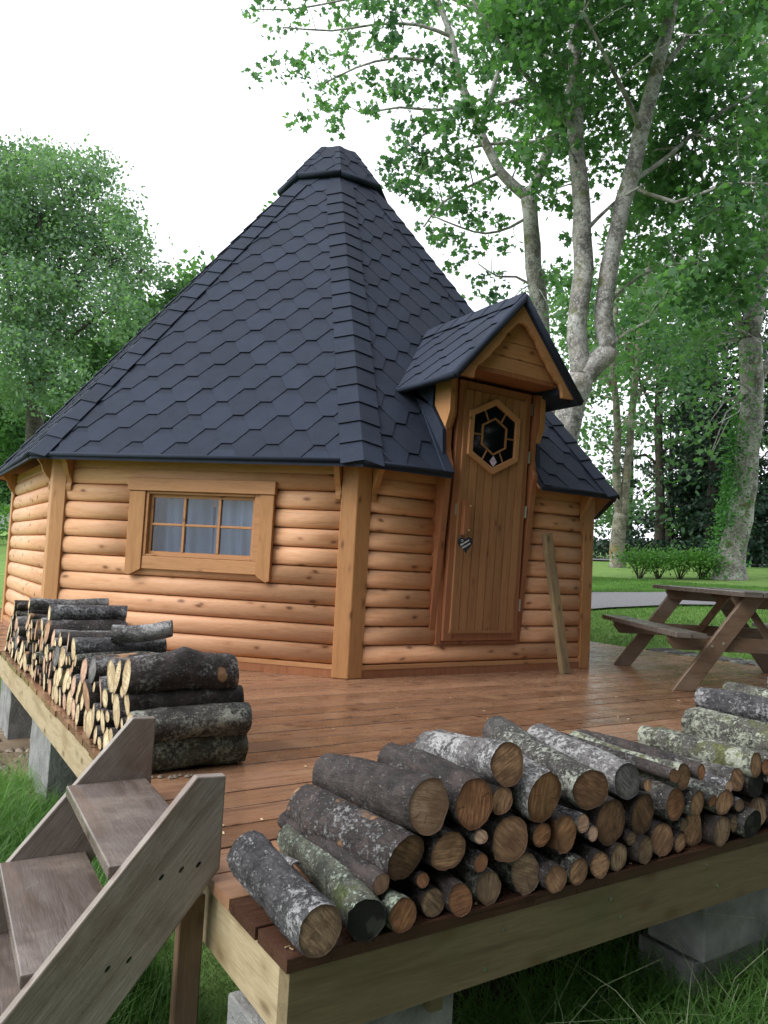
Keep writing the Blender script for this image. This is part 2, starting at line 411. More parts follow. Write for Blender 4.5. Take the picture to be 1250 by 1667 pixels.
class MB:
    """Collects boxes, prisms and tubes into one mesh."""
    def __init__(s): s.v = []; s.f = []
    def add(s, vs, fs):
        k = len(s.v); s.v += [tuple(v) for v in vs]; s.f += [tuple(i + k for i in f) for f in fs]; return s
    def box(s, x0, x1, y0, y1, z0, z1, c=0.0):
        if c:
            return s.prism([(x0 + c, z0), (x1 - c, z0), (x1, z0 + c), (x1, z1 - c), (x1 - c, z1), (x0 + c, z1), (x0, z1 - c), (x0, z0 + c)], y0, y1, 'y')
        vs = [(x, y, z) for x in (x0, x1) for y in (y0, y1) for z in (z0, z1)]
        return s.add(vs, [(0, 1, 3, 2), (4, 6, 7, 5), (0, 4, 5, 1), (2, 3, 7, 6), (0, 2, 6, 4), (1, 5, 7, 3)])
    def prism(s, poly, a, b, axis='y'):
        n = len(poly)
        def P(u, w, t): return {'y': (u, t, w), 'x': (t, u, w), 'z': (u, w, t)}[axis]
        vs = [P(u, w, a) for u, w in poly] + [P(u, w, b) for u, w in poly]
        fs = [tuple(range(n))[::-1], tuple(range(n, 2 * n))] + [(i, (i + 1) % n, (i + 1) % n + n, i + n) for i in range(n)]
        return s.add(vs, fs)
    def tube(s, pts, rad, n=6, cap=True):
        pts = [Vector(p) for p in pts]
        k = len(s.v); m = len(pts)
        up = Vector((.13, .21, .97))
        for i, p in enumerate(pts):
            d = (pts[min(i + 1, m - 1)] - pts[max(i - 1, 0)]).normalized()
            a = d.cross(up)
            if a.length < .1: a = d.cross(Vector((1, 0, 0)))
            a.normalize(); b2 = d.cross(a)
            r = rad[i] if hasattr(rad, '__len__') else rad
            for j in range(n):
                t = 2 * math.pi * j / n
                s.v.append(tuple(p + (a * math.cos(t) + b2 * math.sin(t)) * r))
        for i in range(m - 1):
            for j in range(n):
                s.f.append((k + i * n + j, k + i * n + (j + 1) % n, k + (i + 1) * n + (j + 1) % n, k + (i + 1) * n + j))
        if cap:
            s.f.append(tuple(k + j for j in range(n))[::-1]); s.f.append(tuple(k + (m - 1) * n + j for j in range(n)))
        return s
    def me(s, name, mat=None, smooth=False, mats=None, idx=None):
        m = mesh(name, s.v, s.f, mat, smooth, mats, idx)
        bm = bmesh.new(); bm.from_mesh(m); bmesh.ops.recalc_face_normals(bm, faces=bm.faces); bm.to_mesh(m); bm.free()
        return m
    def put(s, name, mat, parent=None, local=None, smooth=False, **kw):
        return put(name, s.me(name, mat, smooth), parent, local, **kw)

def bevel(o, w=.003, seg=1):
    b = o.modifiers.new('bevel', 'BEVEL'); b.width = w; b.segments = seg; b.limit_method = 'ANGLE'; b.angle_limit = R(40)
    return o

def big_mesh(name, verts, counts, mat, smooth=False):
    """Polygon soup: verts (n,3) grouped into faces of `counts` vertices each."""
    me = bpy.data.meshes.new(name)
    nv = len(verts); nf = nv // counts
    me.vertices.add(nv); me.vertices.foreach_set('co', np.ascontiguousarray(verts, dtype=np.float32).ravel())
    me.loops.add(nv); me.loops.foreach_set('vertex_index', np.arange(nv, dtype=np.int32))
    me.polygons.add(nf); me.polygons.foreach_set('loop_start', np.arange(0, nv, counts, dtype=np.int32))
    me.polygons.foreach_set('loop_total', np.full(nf, counts, dtype=np.int32))
    me.materials.append(mat)
    me.update(calc_edges=True)
    return me

def strip_mesh(name, verts, n, k, mat):
    """n blades of k+1 vertex pairs: verts (n, k+1, 2, 3), quads share vertices so a blade is one island."""
    me = bpy.data.meshes.new(name)
    V = verts.reshape(-1, 3); nv = len(V); nf = n * k
    base = (np.arange(n) * (k + 1) * 2)[:, None, None] + (np.arange(k) * 2)[None, :, None] + np.array([0, 1, 3, 2])[None, None, :]
    me.vertices.add(nv); me.vertices.foreach_set('co', np.ascontiguousarray(V, dtype=np.float32).ravel())
    me.loops.add(nf * 4); me.loops.foreach_set('vertex_index', base.astype(np.int32).ravel())
    me.polygons.add(nf); me.polygons.foreach_set('loop_start', np.arange(0, nf * 4, 4, dtype=np.int32))
    me.polygons.foreach_set('loop_total', np.full(nf, 4, dtype=np.int32))
    me.materials.append(mat)
    me.update(calc_edges=True)
    return me

# ------------------------------------------------------------------ terrain
KQ = [-60, -6, 0, 4, 6.2, 9.3, 13.3, 16.5, 21, 24, 40, 150, 600]
KH = [-1.0, -.72, -.62, -.45, -.17, .36, .70, .93, 1.14, 1.3, 2.0, 6.8, 14]
def ground_h(x, y):
    q = x + .08 * y
    h = float(np.interp(q, KQ, KH)) + .02 * max(0, min(y - 12, 60))
    h += .03 * noise.noise(Vector((x * .4, y * .4, 0)))
    if -.3 < x < 6.5 and -.6 < y < 9.4: h = min(h, -.14)
    return h

def grid_axis(a, b, fine0, fine1, step, far):
    pts = list(np.arange(fine0, fine1, step)); s = step; p = fine1
    while p < b: pts.append(p); s *= far; p += s
    pts.append(b); s = step; p = fine0 - step; lo = []
    while p > a: lo.append(p); s *= far; p -= s
    lo.append(a)
    return np.array(lo[::-1] + pts)
gx = grid_axis(-300, 700, -3, 16, .3, 1.22); gy = grid_axis(-200, 900, -3, 14, .3, 1.22)
gv = [(x, y, ground_h(x, y)) for y in gy for x in gx]
nx_ = len(gx)
gf = [(j * nx_ + i, j * nx_ + i + 1, (j + 1) * nx_ + i + 1, (j + 1) * nx_ + i) for j in range(len(gy) - 1) for i in range(nx_ - 1)]
put('ground', mesh('ground', gv, gf, M['lawn'], True), kind='structure')

def strip(name, pts, width, mat, lift, kind='structure'):
    """A band draped on the terrain along a centre line."""
    P = []
    for a, b in zip(pts[:-1], pts[1:]):
        n = max(2, int(math.dist(a, b) / .4))
        P += [(a[0] + (b[0] - a[0]) * t / n, a[1] + (b[1] - a[1]) * t / n) for t in range(n)]
    P.append(pts[-1]); v = []; f = []; W = 9
    for i, p in enumerate(P):
        q = P[min(i + 1, len(P) - 1)]; o = P[max(i - 1, 0)]
        d = Vector((q[0] - o[0], q[1] - o[1])).normalized(); n = Vector((-d.y, d.x))
        for k in range(W):
            w = (k / (W - 1) - .5) * width * (1 + .06 * noise.noise(Vector((p[0] * 1.3, p[1] * 1.3, 3))))
            x, y = p[0] + n.x * w, p[1] + n.y * w
            v.append((x, y, ground_h(x, y) + lift))
    for i in range(len(P) - 1):
        for k in range(W - 1): f.append((i * W + k, i * W + k + 1, (i + 1) * W + k + 1, (i + 1) * W + k))
    return put(name, mesh(name, v, f, mat, True), kind=kind)
strip('road', [(3.5, 11.4), (6.6, 8.5), (8.75, 6.9), (9.9, 5.9), (11.2, 4.6), (12.8, 2.0), (13.4, -3)], 1.9, M['road'], .035)
strip('far_road', [(12, 26), (16.5, 20.4), (19.4, 16.6), (21.5, 14.0), (22.6, 12.2), (23.5, 9.5), (24, 4)], 1.8, M['road'], .05)
# bare soil patch and dark soil under the deck; front shade painted as dark ground
def patch(name, cx_, cy_, rx, ry, mat, lift):
    v = [(cx_, cy_, ground_h(cx_, cy_) + lift)]; f = []; n = 36; rings = 6
    for r in range(1, rings + 1):
        for k in range(n):
            a = 2 * math.pi * k / n; s = r / rings * (1 + .22 * noise.noise(Vector((math.cos(a) * 1.4, math.sin(a) * 1.4, cx_))))
            x = cx_ + rx * s * math.cos(a); y = cy_ + ry * s * math.sin(a)
            v.append((x, y, ground_h(x, y) + lift + .02 * noise.noise(Vector((x * 4, y * 4, 1)))))
    for k in range(n): f.append((0, 1 + k, 1 + (k + 1) % n))
    for r in range(rings - 1):
        for k in range(n):
            a = 1 + r * n; f.append((a + k, a + n + k, a + n + (k + 1) % n, a + (k + 1) % n))
    return put(name, mesh(name, v, f, mat, True), kind='structure')
patch('soil_under_deck', 3.1, 4.2, 3.0, 4.4, M['soil_shade'], .03)
patch('front_ground_shade', 2.2, -1.9, 5.5, 2.6, M['soil_shade'], .02)  # darkened ground: the shade before the deck is put into its colour
patch('soil_path', .0, 4.35, .95, 1.45, M['soil'], .05)
MB_p = MB()
rr = random.Random(3)
for i in range(420):
    a = rr.uniform(0, 6.28); s = math.sqrt(rr.random())
    x = .0 + .9 * s * math.cos(a); y = 4.3 + 1.4 * s * math.sin(a); r = rr.uniform(.012, .04)
    vs = []; z = ground_h(x, y) + .05
    for (u, w, t) in ((1, 0, 0), (.3, .95, 0), (-.8, .6, 0), (-.8, -.6, 0), (.3, -.95, 0), (.3, .2, .7), (-.3, -.2, .65)):
        vs.append((x + u * r * rr.uniform(.8, 1.3), y + w * r * rr.uniform(.8, 1.2), z + t * r))
    MB_p.add(vs, [(0, 1, 5), (1, 2, 6, 5), (2, 3, 6), (3, 4, 6), (4, 0, 5, 6)])
MB_p.put('pebbles', M['stone'], kind='stuff')

# ------------------------------------------------------------------ deck
DW, DD = 6.06, 8.8
deck = empty('timber_deck', (0, 0, 0), 0, 'raised wet red-brown plank deck carrying the cabin, firewood and picnic table', 'deck')
prof = [(0, -.028), (.1385, -.028), (.1385, -.0015), (.137, 0), (.0015, 0), (0, -.0015)]
plank_me = MB().prism(prof, -.006, DW, 'x').me('plank', M['deck'])
n_pl = int(DD / .147)
wet_shade_me = plank_me.copy(); wet_shade_me.materials[0] = M['deck_wet_shade']
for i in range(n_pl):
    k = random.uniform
    put('plank', wet_shade_me if i < 2 else plank_me, deck, Matrix.Translation((k(-.006, .006), i * .147, k(-.0012, .0012))) @ Matrix.Rotation(k(-.0006, .0006), 4, 'Z'))
nail = MB().tube([(0, -.003, 0), (0, .001, 0)], .006, 8).me('nail', M['metal'])
bz0, bz1 = -.172, -.0285
fb = MB().box(0, DW, .002, .047, bz0, bz1).put('beam', M['beam'], deck)
for i in range(14):
    for z in (-.06, -.13): put('nail', nail, fb, Matrix.Translation((.55 + i * .4 + random.uniform(-.05, .05), .002, z + random.uniform(-.012, .012))))
MB().box(0.001, .046, .0485, DD - .03, bz0, bz1).put('beam', M['beam_y'], deck)
MB().box(DW - .046, DW - .002, .0485, DD - .03, bz0, bz1).put('beam', M['beam_y'], deck)
MB().box(.048, DW - .05, DD - .08, DD - .03, bz0, bz1).put('beam', M['beam'], deck)
for x in (1.2, 2.4, 3.6, 4.8): MB().box(x, x + .045, .05, DD - .1, bz0, bz1).put('joist', M['beam_y'], deck)

# ------------------------------------------------------------------ cabin
HX, HY = 3.0051, 5.7354
SIDE = 2.3
AP = SIDE / 2 / math.tan(math.pi / 8)      # 2.776
T8 = math.tan(math.pi / 8)
cabin = empty('grill_cabin', (HX, HY, 0), 0, 'eight-sided wooden grill cabin with dark blue shingled cone roof, standing on the deck', 'cabin')
def rz(k): return Matrix.Rotation(k * math.pi / 4, 4, 'Z')
LP, L0 = .128, .0857
def log_profile():
    pr = []
    for i in range(11):
        a = -math.pi / 2 + math.pi * i / 10
        pr.append((-(AP - .062 + .052 * max(0, math.cos(a)) ** .55), .064 + .0632 * math.sin(a)))
    pr += [(-(AP - .10), .126), (-(AP - .10), .002)]
    return pr
lp = log_profile()
def log_mesh(u0, u1):
    return MB().prism(lp, u0, u1, 'x').me('wall_log', M['wall_log'], True)
def shade_auto(me):
    return me
full_log = log_mesh(-1.125, 1.125)
walls = {}
for k in range(-3, 5):
    wm = MB().box(-1.13, 1.13, -(AP - .115), -(AP - .16), 0, 1.40) if k not in (0, -1) else MB()
    if k == -1:
        wm.box(-1.13, -.375, -(AP - .115), -(AP - .16), 0, 1.40).box(.455, 1.13, -(AP - .115), -(AP - .16), 0, 1.40)
        wm.box(-.375, .455, -(AP - .115), -(AP - .16), 0, .74).box(-.375, .455, -(AP - .115), -(AP - .16), 1.19, 1.40)
    if k == 0:
        wm.box(-1.13, -.40, -(AP - .115), -(AP - .16), 0, 1.40).box(.37, 1.13, -(AP - .115), -(AP - .16), 0, 1.40).box(-.40, .37, -(AP - .115), -(AP - .16), 0, .24)
    w = wm.put('wall', M['post'], cabin, rz(k)); walls[k] = w
    if k in (0, -1, -2):
        MB().box(-1.12, 1.12, -(AP - .006), -(AP - .11), 0.001, .0555).put('sill_board', M['frame_v'], w)
        MB().box(-1.12, 1.12, -(AP - .003), -(AP - .11), .0565, .0845).put('sill_board', M['board_h'], w)
        if k != 0: MB().box(-1.12, 1.12, -(AP - .018), -(AP - .05), 1.355, 1.43).put('frieze_board', M['board_h'], w)
        else:
            MB().box(-1.12, -.46, -(AP - .018), -(AP - .05), 1.355, 1.43).put('frieze_board', M['board_h'], w)
            MB().box(.41, 1.12, -(AP - .018), -(AP - .05), 1.355, 1.43).put('frieze_board', M['board_h'], w)
        for i in range(10):
            z = L0 + i * LP; segs = [(-1.125, 1.125)]
            if k == -1 and 5 <= i <= 8: segs = [(-1.125, -.38), (.46, 1.125)]
            if k == 0 and i >= 1: segs = [(-1.125, -.43), (.385, 1.125)]
            for s0, s1 in segs:
                me = full_log if s1 - s0 > 2 else log_mesh(s0, s1)
                put('wall_log', me, w, Matrix.Translation((0, random.uniform(-.002, .002), z)))
    else:
        mb = MB()
        for i in range(10):
            mb.prism([(a, b + L0 + i * LP) for a, b in lp], -1.12, 1.12, 'x')
        mb.put('wall_logs', M['wall_log'], w, smooth=True, kind='stuff')
# corner posts (pentagonal) with two curved eave brackets each
def corner_xy(r, k=0):
    a = -math.pi / 2 - math.pi / 8 + k * math.pi / 4
    return Vector((r * math.cos(a), r * math.sin(a)))
RW = SIDE / 2 / math.sin(math.pi / 8)
c0 = corner_xy(RW)
tr = Vector((1, 0)); tl = Vector((-math.sqrt(.5), math.sqrt(.5)))
inr = -c0.normalized()
post_poly = [c0, c0 + tr * .112, c0 + tr * .112 + Vector((0, .095)), c0 + inr * .2, c0 + tl * .112 + Vector((math.sqrt(.5), math.sqrt(.5))) * .095, c0 + tl * .112]
post_me = MB().prism([(p.x, p.y) for p in post_poly], .002, 1.45, 'z').me('post', M['post'])
bprof = [(0, 0), (.016, 0), (.020, .025), (.012, .055), (.022, .085), (.050, .115), (.070, .150), (.080, .185), (.105, .215), (.125, .25), (0, .25)]
def bracket(u):
    return MB().prism([(-(AP - .015) - a, 1.185 + b) for a, b in bprof], u - .019, u + .019, 'x').me('bracket', M['post'])
br_r, br_l = bracket(-SIDE / 2 + .135), bracket(SIDE / 2 - .135)
for k in range(-3, 5):
    p = put('post', post_me, cabin, rz(k)); bevel(p, .004)
    if k in (-2, -1, 0, 1, 2):
        put('bracket', br_r, p, Matrix.Identity(4)); put('bracket', br_l, p, rz(-1))

# window in the left front wall
WK = walls[-1]
YF = -(AP + .016)
win = MB().box(-.372, .452, -(AP - .02), -(AP - .055), .744, 1.187)
win = empty('window', (0, 0, 0)); win.parent = cabin; win.matrix_local = rz(-1)
def wbox(name, x0, x1, y0, y1, z0, z1, mat, par=win, **kw):
    return bevel(MB().box(x0, x1, y0, y1, z0, z1).put(name, mat, par, **kw), .003)
wbox('top_board', -.522, .582, YF - .018, YF + .03, 1.197, 1.288, M['board_h'])
bevel(MB().prism([(.475, 1.196), (.574, 1.196), (.574, .612), (.545, .598), (.475, .640)], YF - .008, YF + .03, 'y').put('side_board', M['post'], win), .003)
bevel(MB().prism([(-.508, 1.196), (-.385, 1.196), (-.385, .645), (-.470, .600), (-.508, .606)], YF - .008, YF + .03, 'y').put('side_board', M['post'], win), .003)
wbox('bottom_board', -.384, .474, YF + .0, YF + .032, .648, .738, M['board_h'])
for x0, x1 in ((-.384, -.362), (.432, .474)): wbox('jamb', x0, x1, YF + .004, YF + .10, .739, 1.196, M['board_h'])
wbox('jamb', -.361, .431, YF + .004, YF + .10, 1.178, 1.196, M['board_h']); wbox('jamb', -.361, .431, YF + .004, YF + .10, .739, .752, M['board_h'])
SX0, SX1, SZ0, SZ1, SY = -.360, .430, .753, 1.177, YF + .035
sash = MB().box(SX0, SX1, SY, SY + .03, SZ1 - .022, SZ1).box(SX0, SX1, SY, SY + .03, SZ0, SZ0 + .022).box(SX0, SX0 + .02, SY, SY + .03, SZ0 + .022, SZ1 - .022).box(SX1 - .02, SX1, SY, SY + .03, SZ0 + .022, SZ1 - .022).put('sash', M['board_h'], win)
bxs = [SX0 + (SX1 - SX0) * t for t in (1 / 3, 2 / 3)]
for x in bxs: wbox('glazing_bar', x - .010, x + .010, SY - .005, SY + .022, SZ0 + .022, SZ1 - .022, M['board_h'], sash)
zm = (SZ0 + SZ1) / 2
xs = [SX0 + .02, bxs[0] - .01, bxs[0] + .01, bxs[1] - .01, bxs[1] + .01, SX1 - .02]
for i in range(3): wbox('glazing_bar', xs[2 * i], xs[2 * i + 1], SY - .002, SY + .022, zm - .009, zm + .009, M['board_h'], sash)
for i in range(3):
    for z0, z1 in ((SZ0 + .022, zm - .009), (zm + .009, SZ1 - .022)):
        MB().box(xs[2 * i], xs[2 * i + 1], SY + .010, SY + .014, z0, z1).put('pane', M['glass'], sash)
# curtains behind the glass
def curtain(u0, u1, phase, mat, label):
    n = 90; v = []; f = []; zs = np.linspace(.70, 1.20, 10)
    for j, z in enumerate(zs):
        for i in range(n + 1):
            t = i / n; u = u0 + (u1 - u0) * t
            a = .022 * math.sin(t * 15 + phase) + .012 * math.sin(t * 31 + phase * 2 + z * 3) + .008 * math.sin(t * 7 - z * 5)
            v.append((u + .02 * math.sin(z * 6 + t * 9) * (1.2 - z), -(AP - .165) + a, z))
    for j in range(9):
        for i in range(n): f.append((j * (n + 1) + i, j * (n + 1) + i + 1, (j + 1) * (n + 1) + i + 1, (j + 1) * (n + 1) + i))
    me = mesh('curtain', v, f, mat, True)
    o = put('curtain', me, None, None, label, 'curtain', 'curtains in the cabin window')
    o.matrix_world = Matrix.Translation((HX, HY, 0)) @ rz(-1)
    o.modifiers.new('thickness', 'SOLIDIFY').thickness = .002
curtain(-.40, .045, .4, M['curtain'], 'blue-grey curtain behind the left half of the cabin window')
curtain(.055, .48, 2.0, M['curtain_pale'], 'paler blue-grey curtain behind the right half of the cabin window')

# ---- door wall (k = 0): leaning door leaf between shaped side boards
XC = 2.960 - HX                       # door centre in cabin space
door = empty('door', (XC, -(AP + .024), .243)); door.parent = cabin
LEAN = .036
door.rotation_euler = (LEAN, 0, 0)
W2, DH = .352, 1.88
dl = MB().box(-W2, -W2 + .066, 0, .04, 0, DH).box(W2 - .066, W2, 0, .04, 0, DH).box(-W2 + .066, W2 - .066, 0, .04, 0, .075).box(-W2 + .066, W2 - .066, 0, .04, DH - .06, DH).box(-W2 + .066, W2 - .066, .012, .035, .075, DH - .06)
o = dl.put('door_leaf', M['frame_v'], door); bevel(o, .003)
nb = 8; bw = (2 * W2 - .100) / nb
bme = MB().prism([(0, .014), (.004, 0.0), (bw - .004, 0.0), (bw - .0005, .014)], .078, DH - .065, 'z').me('door_board', M['board_v'])
for i in range(nb): put('door_board', bme, door, Matrix.Translation((-W2 + .050 + i * bw, -.014, 0)))
MB().box(-W2 + .045, W2 - .045, -.019, -.001, .058, .0775).put('bottom_rail', M['board_v'], door)
# hexagonal window in the door
HC = (-.02, 1.505)
def hexpts(w, ht, hs, cx_=HC[0], cz_=HC[1]):
    return [(cx_, cz_ + ht), (cx_ + w, cz_ + hs), (cx_ + w, cz_ - hs), (cx_, cz_ - ht), (cx_ - w, cz_ - hs), (cx_ - w, cz_ + hs)]
def ring(outer, inner, y0, y1):
    n = len(outer); v = [(x, y0, z) for x, z in outer] + [(x, y0, z) for x, z in inner] + [(x, y1, z) for x, z in outer] + [(x, y1, z) for x, z in inner]; f = []
    for i in range(n):
        j = (i + 1) % n
        f += [(i, j, n + j, n + i), (2 * n + i, 3 * n + i, 3 * n + j, 2 * n + j), (i, 2 * n + i, 2 * n + j, j), (n + i, n + j, 3 * n + j, 3 * n + i)]
    return v, f
hexf = MB().add(*ring(hexpts(.243, .282, .158), hexpts(.200, .232, .132), -.034, -.0135)).put('window_frame', M['board_h'], door)
bevel(hexf, .003)
ho, hi = hexpts(.200, .232, .132), hexpts(.118, .138, .074)
hi2 = hexpts(.109, .127, .068)
MB().add(*ring(hexpts(.120, .140, .0755), hi2, -.029, -.0160)).put('glazing_bar', M['board_v'], hexf)
for i in range(6):
    j = (i + 1) % 6
    MB().add([(x, -.0165, z) for x, z in (ho[i], ho[j], hi[j], hi[i])] + [(x, -.0145, z) for x, z in (ho[i], ho[j], hi[j], hi[i])], [(0, 1, 2, 3), (7, 6, 5, 4), (0, 4, 5, 1), (1, 5, 6, 2), (2, 6, 7, 3), (3, 7, 4, 0)]).put('pane', M['glass_dark'], hexf)
    a = ((ho[i][0] + ho[j][0]) / 2, (ho[i][1] + ho[j][1]) / 2); b = ((hi[i][0] + hi[j][0]) / 2, (hi[i][1] + hi[j][1]) / 2)
    MB().tube([(a[0], -.020, a[1]), (b[0], -.020, b[1])], .0065, 4).put('glazing_bar', M['board_v'], hexf)
MB().prism(hi2, -.0165, -.0145, 'y').put('pane', M['glass_dark'], hexf)
st = [(-.035, 1.300), (.0, 1.345), (.035, 1.300), (.002, 1.262)]
MB().prism([(a - .01, b + .02) for a, b in st], -.0185, -.0170, 'y').put('sticker', M['sticker'], hexf)
# handle, keyhole, hinges
hd = MB().prism([(-.275, .762), (-.255, .758), (-.215, .790), (-.215, .985), (-.255, 1.015), (-.275, 1.010)], -.055, -.016, 'y').put('handle', M['frame_v'], door); bevel(hd, .006, 2)
for z in (.80, .975): MB().tube([(-.228, -.0555, z), (-.228, -.061, z)], .007, 10).put('screw', M['brass'], hd)
MB().box(-.322, -.304, -.003, .0005, .905, .985).put('keyhole_plate', M['metal'], door)
for z in (.22, .93, 1.35, 1.72): MB().box(W2 - .004, W2 + .014, -.008, .003, z, z + .09).put('hinge', M['metal'], door)
# door jambs and threshold fixed to the wall
MB().box(XC - W2 - .042, XC - W2 - .003, -(AP + .005), -(AP - .12), .216, 2.10).put('jamb', M['frame_v'], cabin)
MB().box(XC + W2 + .003, XC + W2 + .030, -(AP + .005), -(AP - .12), .216, 2.10).put('jamb', M['frame_v'], cabin)
MB().box(XC - W2 - .002, XC + W2 + .002, -(AP - .0), -(AP - .12), .216, .238).put('threshold', M['frame_v'], cabin)
MB().box(XC - W2 - .002, XC + W2 + .002, -(AP - .03), -(AP - .12), .239, 2.12).put('door_lining', M['frame_v'], cabin)
# shaped side boards: profile in (distance from hub along -Y, z)
def Yh(Y): return Y - HY
cheek = [(Yh(2.985), .208), (Yh(2.868), 1.365), (Yh(2.842), 1.475), (Yh(2.848), 1.500), (Yh(2.872), 1.545), (Yh(2.888), 1.63), (Yh(2.884), 1.76), (Yh(2.838), 1.865), (Yh(2.838), 2.12), (Yh(3.04), 2.14), (Yh(3.04), .208)]
MB().prism(cheek, XC - W2 - .092, XC - W2 - .0425, 'x').put('side_board', M['frame_v'], cabin)
MB().prism(cheek, XC + W2 + .0305, XC + W2 + .078, 'x').put('side_board', M['frame_v'], cabin)
for sx in (-1, 1):
    x0 = XC + sx * (W2 + .088)
    MB().prism([(Yh(2.83), 1.872), (Yh(2.878), 1.757), (Yh(3.012), 1.93), (Yh(3.012), 2.12), (Yh(2.83), 2.12)], x0 - .022, x0 + .022, 'x').put('side_block', M['post'], cabin)

# ---- roof
RE, ZE, ZA = 3.1865, 1.4147, 5.3365
APE = RE * math.cos(math.pi / 8)
BETA = math.atan2(ZA - ZE, APE); SB, CB = math.sin(BETA), math.cos(BETA)
VC = (4.665 - ZE) / SB
def slab(vs_top, t):
    n = len(vs_top); top = [Vector(v) for v in vs_top]; bot = [v - Vector((0, 0, t)) for v in top]
    return top + bot, [tuple(range(n)), tuple(range(n, 2 * n))[::-1]] + [(i, i + n, (i + 1) % n + n, (i + 1) % n) for i in range(n)]
def facet_pt(u, v, w=0.0):      # door-facet frame: u along eave, v up the slope, w off the surface
    return Vector((u, -(APE - v * CB) - w * SB, ZE + v * SB + w * CB))
U0, U1, V1 = XC - W2 - .088, XC + W2 + .070, (2.10 - ZE) / SB
roof = empty('roof', (0, 0, 0)); roof.parent = cabin
def hw(v): return (APE - v * CB) * T8
base_v, base_f = slab([facet_pt(-hw(0), 0), facet_pt(hw(0), 0), facet_pt(hw(VC), VC), facet_pt(-hw(VC), VC)], .028)
base_me = MB().add(base_v, base_f).me('roof_panel', M['shingle'])
sof = MB(); sv, sf = slab([facet_pt(-hw(.02) + .01, .02, -.03), facet_pt(hw(.02) - .01, .02, -.03), facet_pt(hw(VC), VC, -.03), facet_pt(-hw(VC), VC, -.03)], .012)
sof_me = sof.add(sv, sf).me('soffit', M['board_h'])
eave_me = MB().tube([facet_pt(-hw(0), .008, .004), facet_pt(hw(0), .008, .004)], .017, 8).me('eave_edge', M['shingle'], True)
for k in range(-3, 5):
    if k == 0:
        for poly in ([(-hw(0), 0), (U0, 0), (U0, V1), (-hw(V1), V1)], [(U1, 0), (hw(0), 0), (hw(V1), V1), (U1, V1)], [(-hw(V1), V1), (hw(V1), V1), (hw(VC), VC), (-hw(VC), VC)]):
            a, b = slab([facet_pt(*q) for q in poly], .028); MB().add(a, b).put('roof_panel', M['shingle'], roof)
        MB().tube([facet_pt(-hw(0), .008, .004), facet_pt(U0 - .005, .008, .004)], .017, 8).put('eave_edge', M['shingle'], roof, smooth=True)
        MB().tube([facet_pt(U1 + .005, .008, .004), facet_pt(hw(0), .008, .004)], .017, 8).put('eave_edge', M['shingle'], roof, smooth=True)
        for s_ in ([(-hw(0.02), .02), (U0, .02), (U0, V1), (-hw(V1), V1)], [(U1, .02), (hw(0.02), .02), (hw(V1), V1), (U1, V1)]):
            a, b = slab([facet_pt(*q, -.03) for q in s_], .012); MB().add(a, b).put('soffit', M['board_h'], roof)
    else:
        put('roof_panel', base_me, roof, rz(k)); put('soffit', sof_me, roof, rz(k)); put('eave_edge', eave_me, roof, rz(k))

def clip(poly, nx, ny, d):     # keep nx*x + ny*y <= d
    out = []
    for i in range(len(poly)):
        a, b = poly[i], poly[(i + 1) % len(poly)]
        da, db = nx * a[0] + ny * a[1] - d, nx * b[0] + ny * b[1] - d
        if da <= 0: out.append(a)
        if (da < 0 < db) or (db < 0 < da):
            t = da / (da - db); out.append((a[0] + (b[0] - a[0]) * t, a[1] + (b[1] - a[1]) * t))
    return out
def area(p): return abs(sum(p[i][0] * p[(i + 1) % len(p)][1] - p[(i + 1) % len(p)][0] * p[i][1] for i in range(len(p)))) / 2 if len(p) > 2 else 0
P_, E_, A_ = .333, .1445, .085
def tab_poly(u, v):
    h = P_ / 2 - .0015
    vd = E_ * (h - A_ / 2) / (P_ / 2 - A_)
    return [(u - A_ / 2, v), (u + A_ / 2, v), (u + h, v + vd), (u + h, v + .235), (u - h, v + .235), (u - h, v + vd)]
def tab_into(mb, poly, v0, fn, jit=0.0):
    n = len(poly); lift = lambda v: .0105 - .036 * (v - v0) + jit
    top = [fn(u, v, max(.002, lift(v))) for u, v in poly]; bot = [fn(u, v, max(.002, lift(v)) - .0055) for u, v in poly]
    mb.add(top + bot, [tuple(range(n))] + [(i, i + n, (i + 1) % n + n, (i + 1) % n) for i in range(n)])
tabs_total = 0
for k in (-2, -1, 0, 1):
    merged = MB(); rown = int(VC / E_) + 1
    for r in range(-1, rown):
        v = r * E_; off = (r % 2) * P_ / 2 + .06
        for i in range(-6, 7):
            u = i * P_ + off + (random.uniform(-.006, .006))
            poly = tab_poly(u, v)
            poly = clip(poly, 0, -1, 0.0); poly = clip(poly, 0, 1, VC)
            poly = clip(poly, 1, T8 * CB, APE * T8); poly = clip(poly, -1, T8 * CB, APE * T8)
            if area(poly) < .002: continue
            pieces = [poly]
            if k == 0 and v < V1 and u + P_ / 2 > U0 and u - P_ / 2 < U1:
                mid = clip(clip(clip(poly, -1, 0, -U0), 1, 0, U1), 0, -1, -V1)
                pieces = [clip(poly, 1, 0, U0), clip(poly, -1, 0, -U1), mid]
            mb = MB()
            for p in pieces:
                if area(p) > .0006: tab_into(mb, p, v, facet_pt, random.uniform(-.0012, .0012))
            if not mb.v: continue
            if k in (0, -1):
                if area(poly) > .012 or k == 0:
                    put('shingle', mb.me('shingle', M['shingle']), roof, rz(k)); tabs_total += 1
                else: merged.add(mb.v, mb.f)
            else: merged.add(mb.v, mb.f)
    if merged.v: merged.put('shingles', M['shingle'], roof, rz(k), kind='stuff')
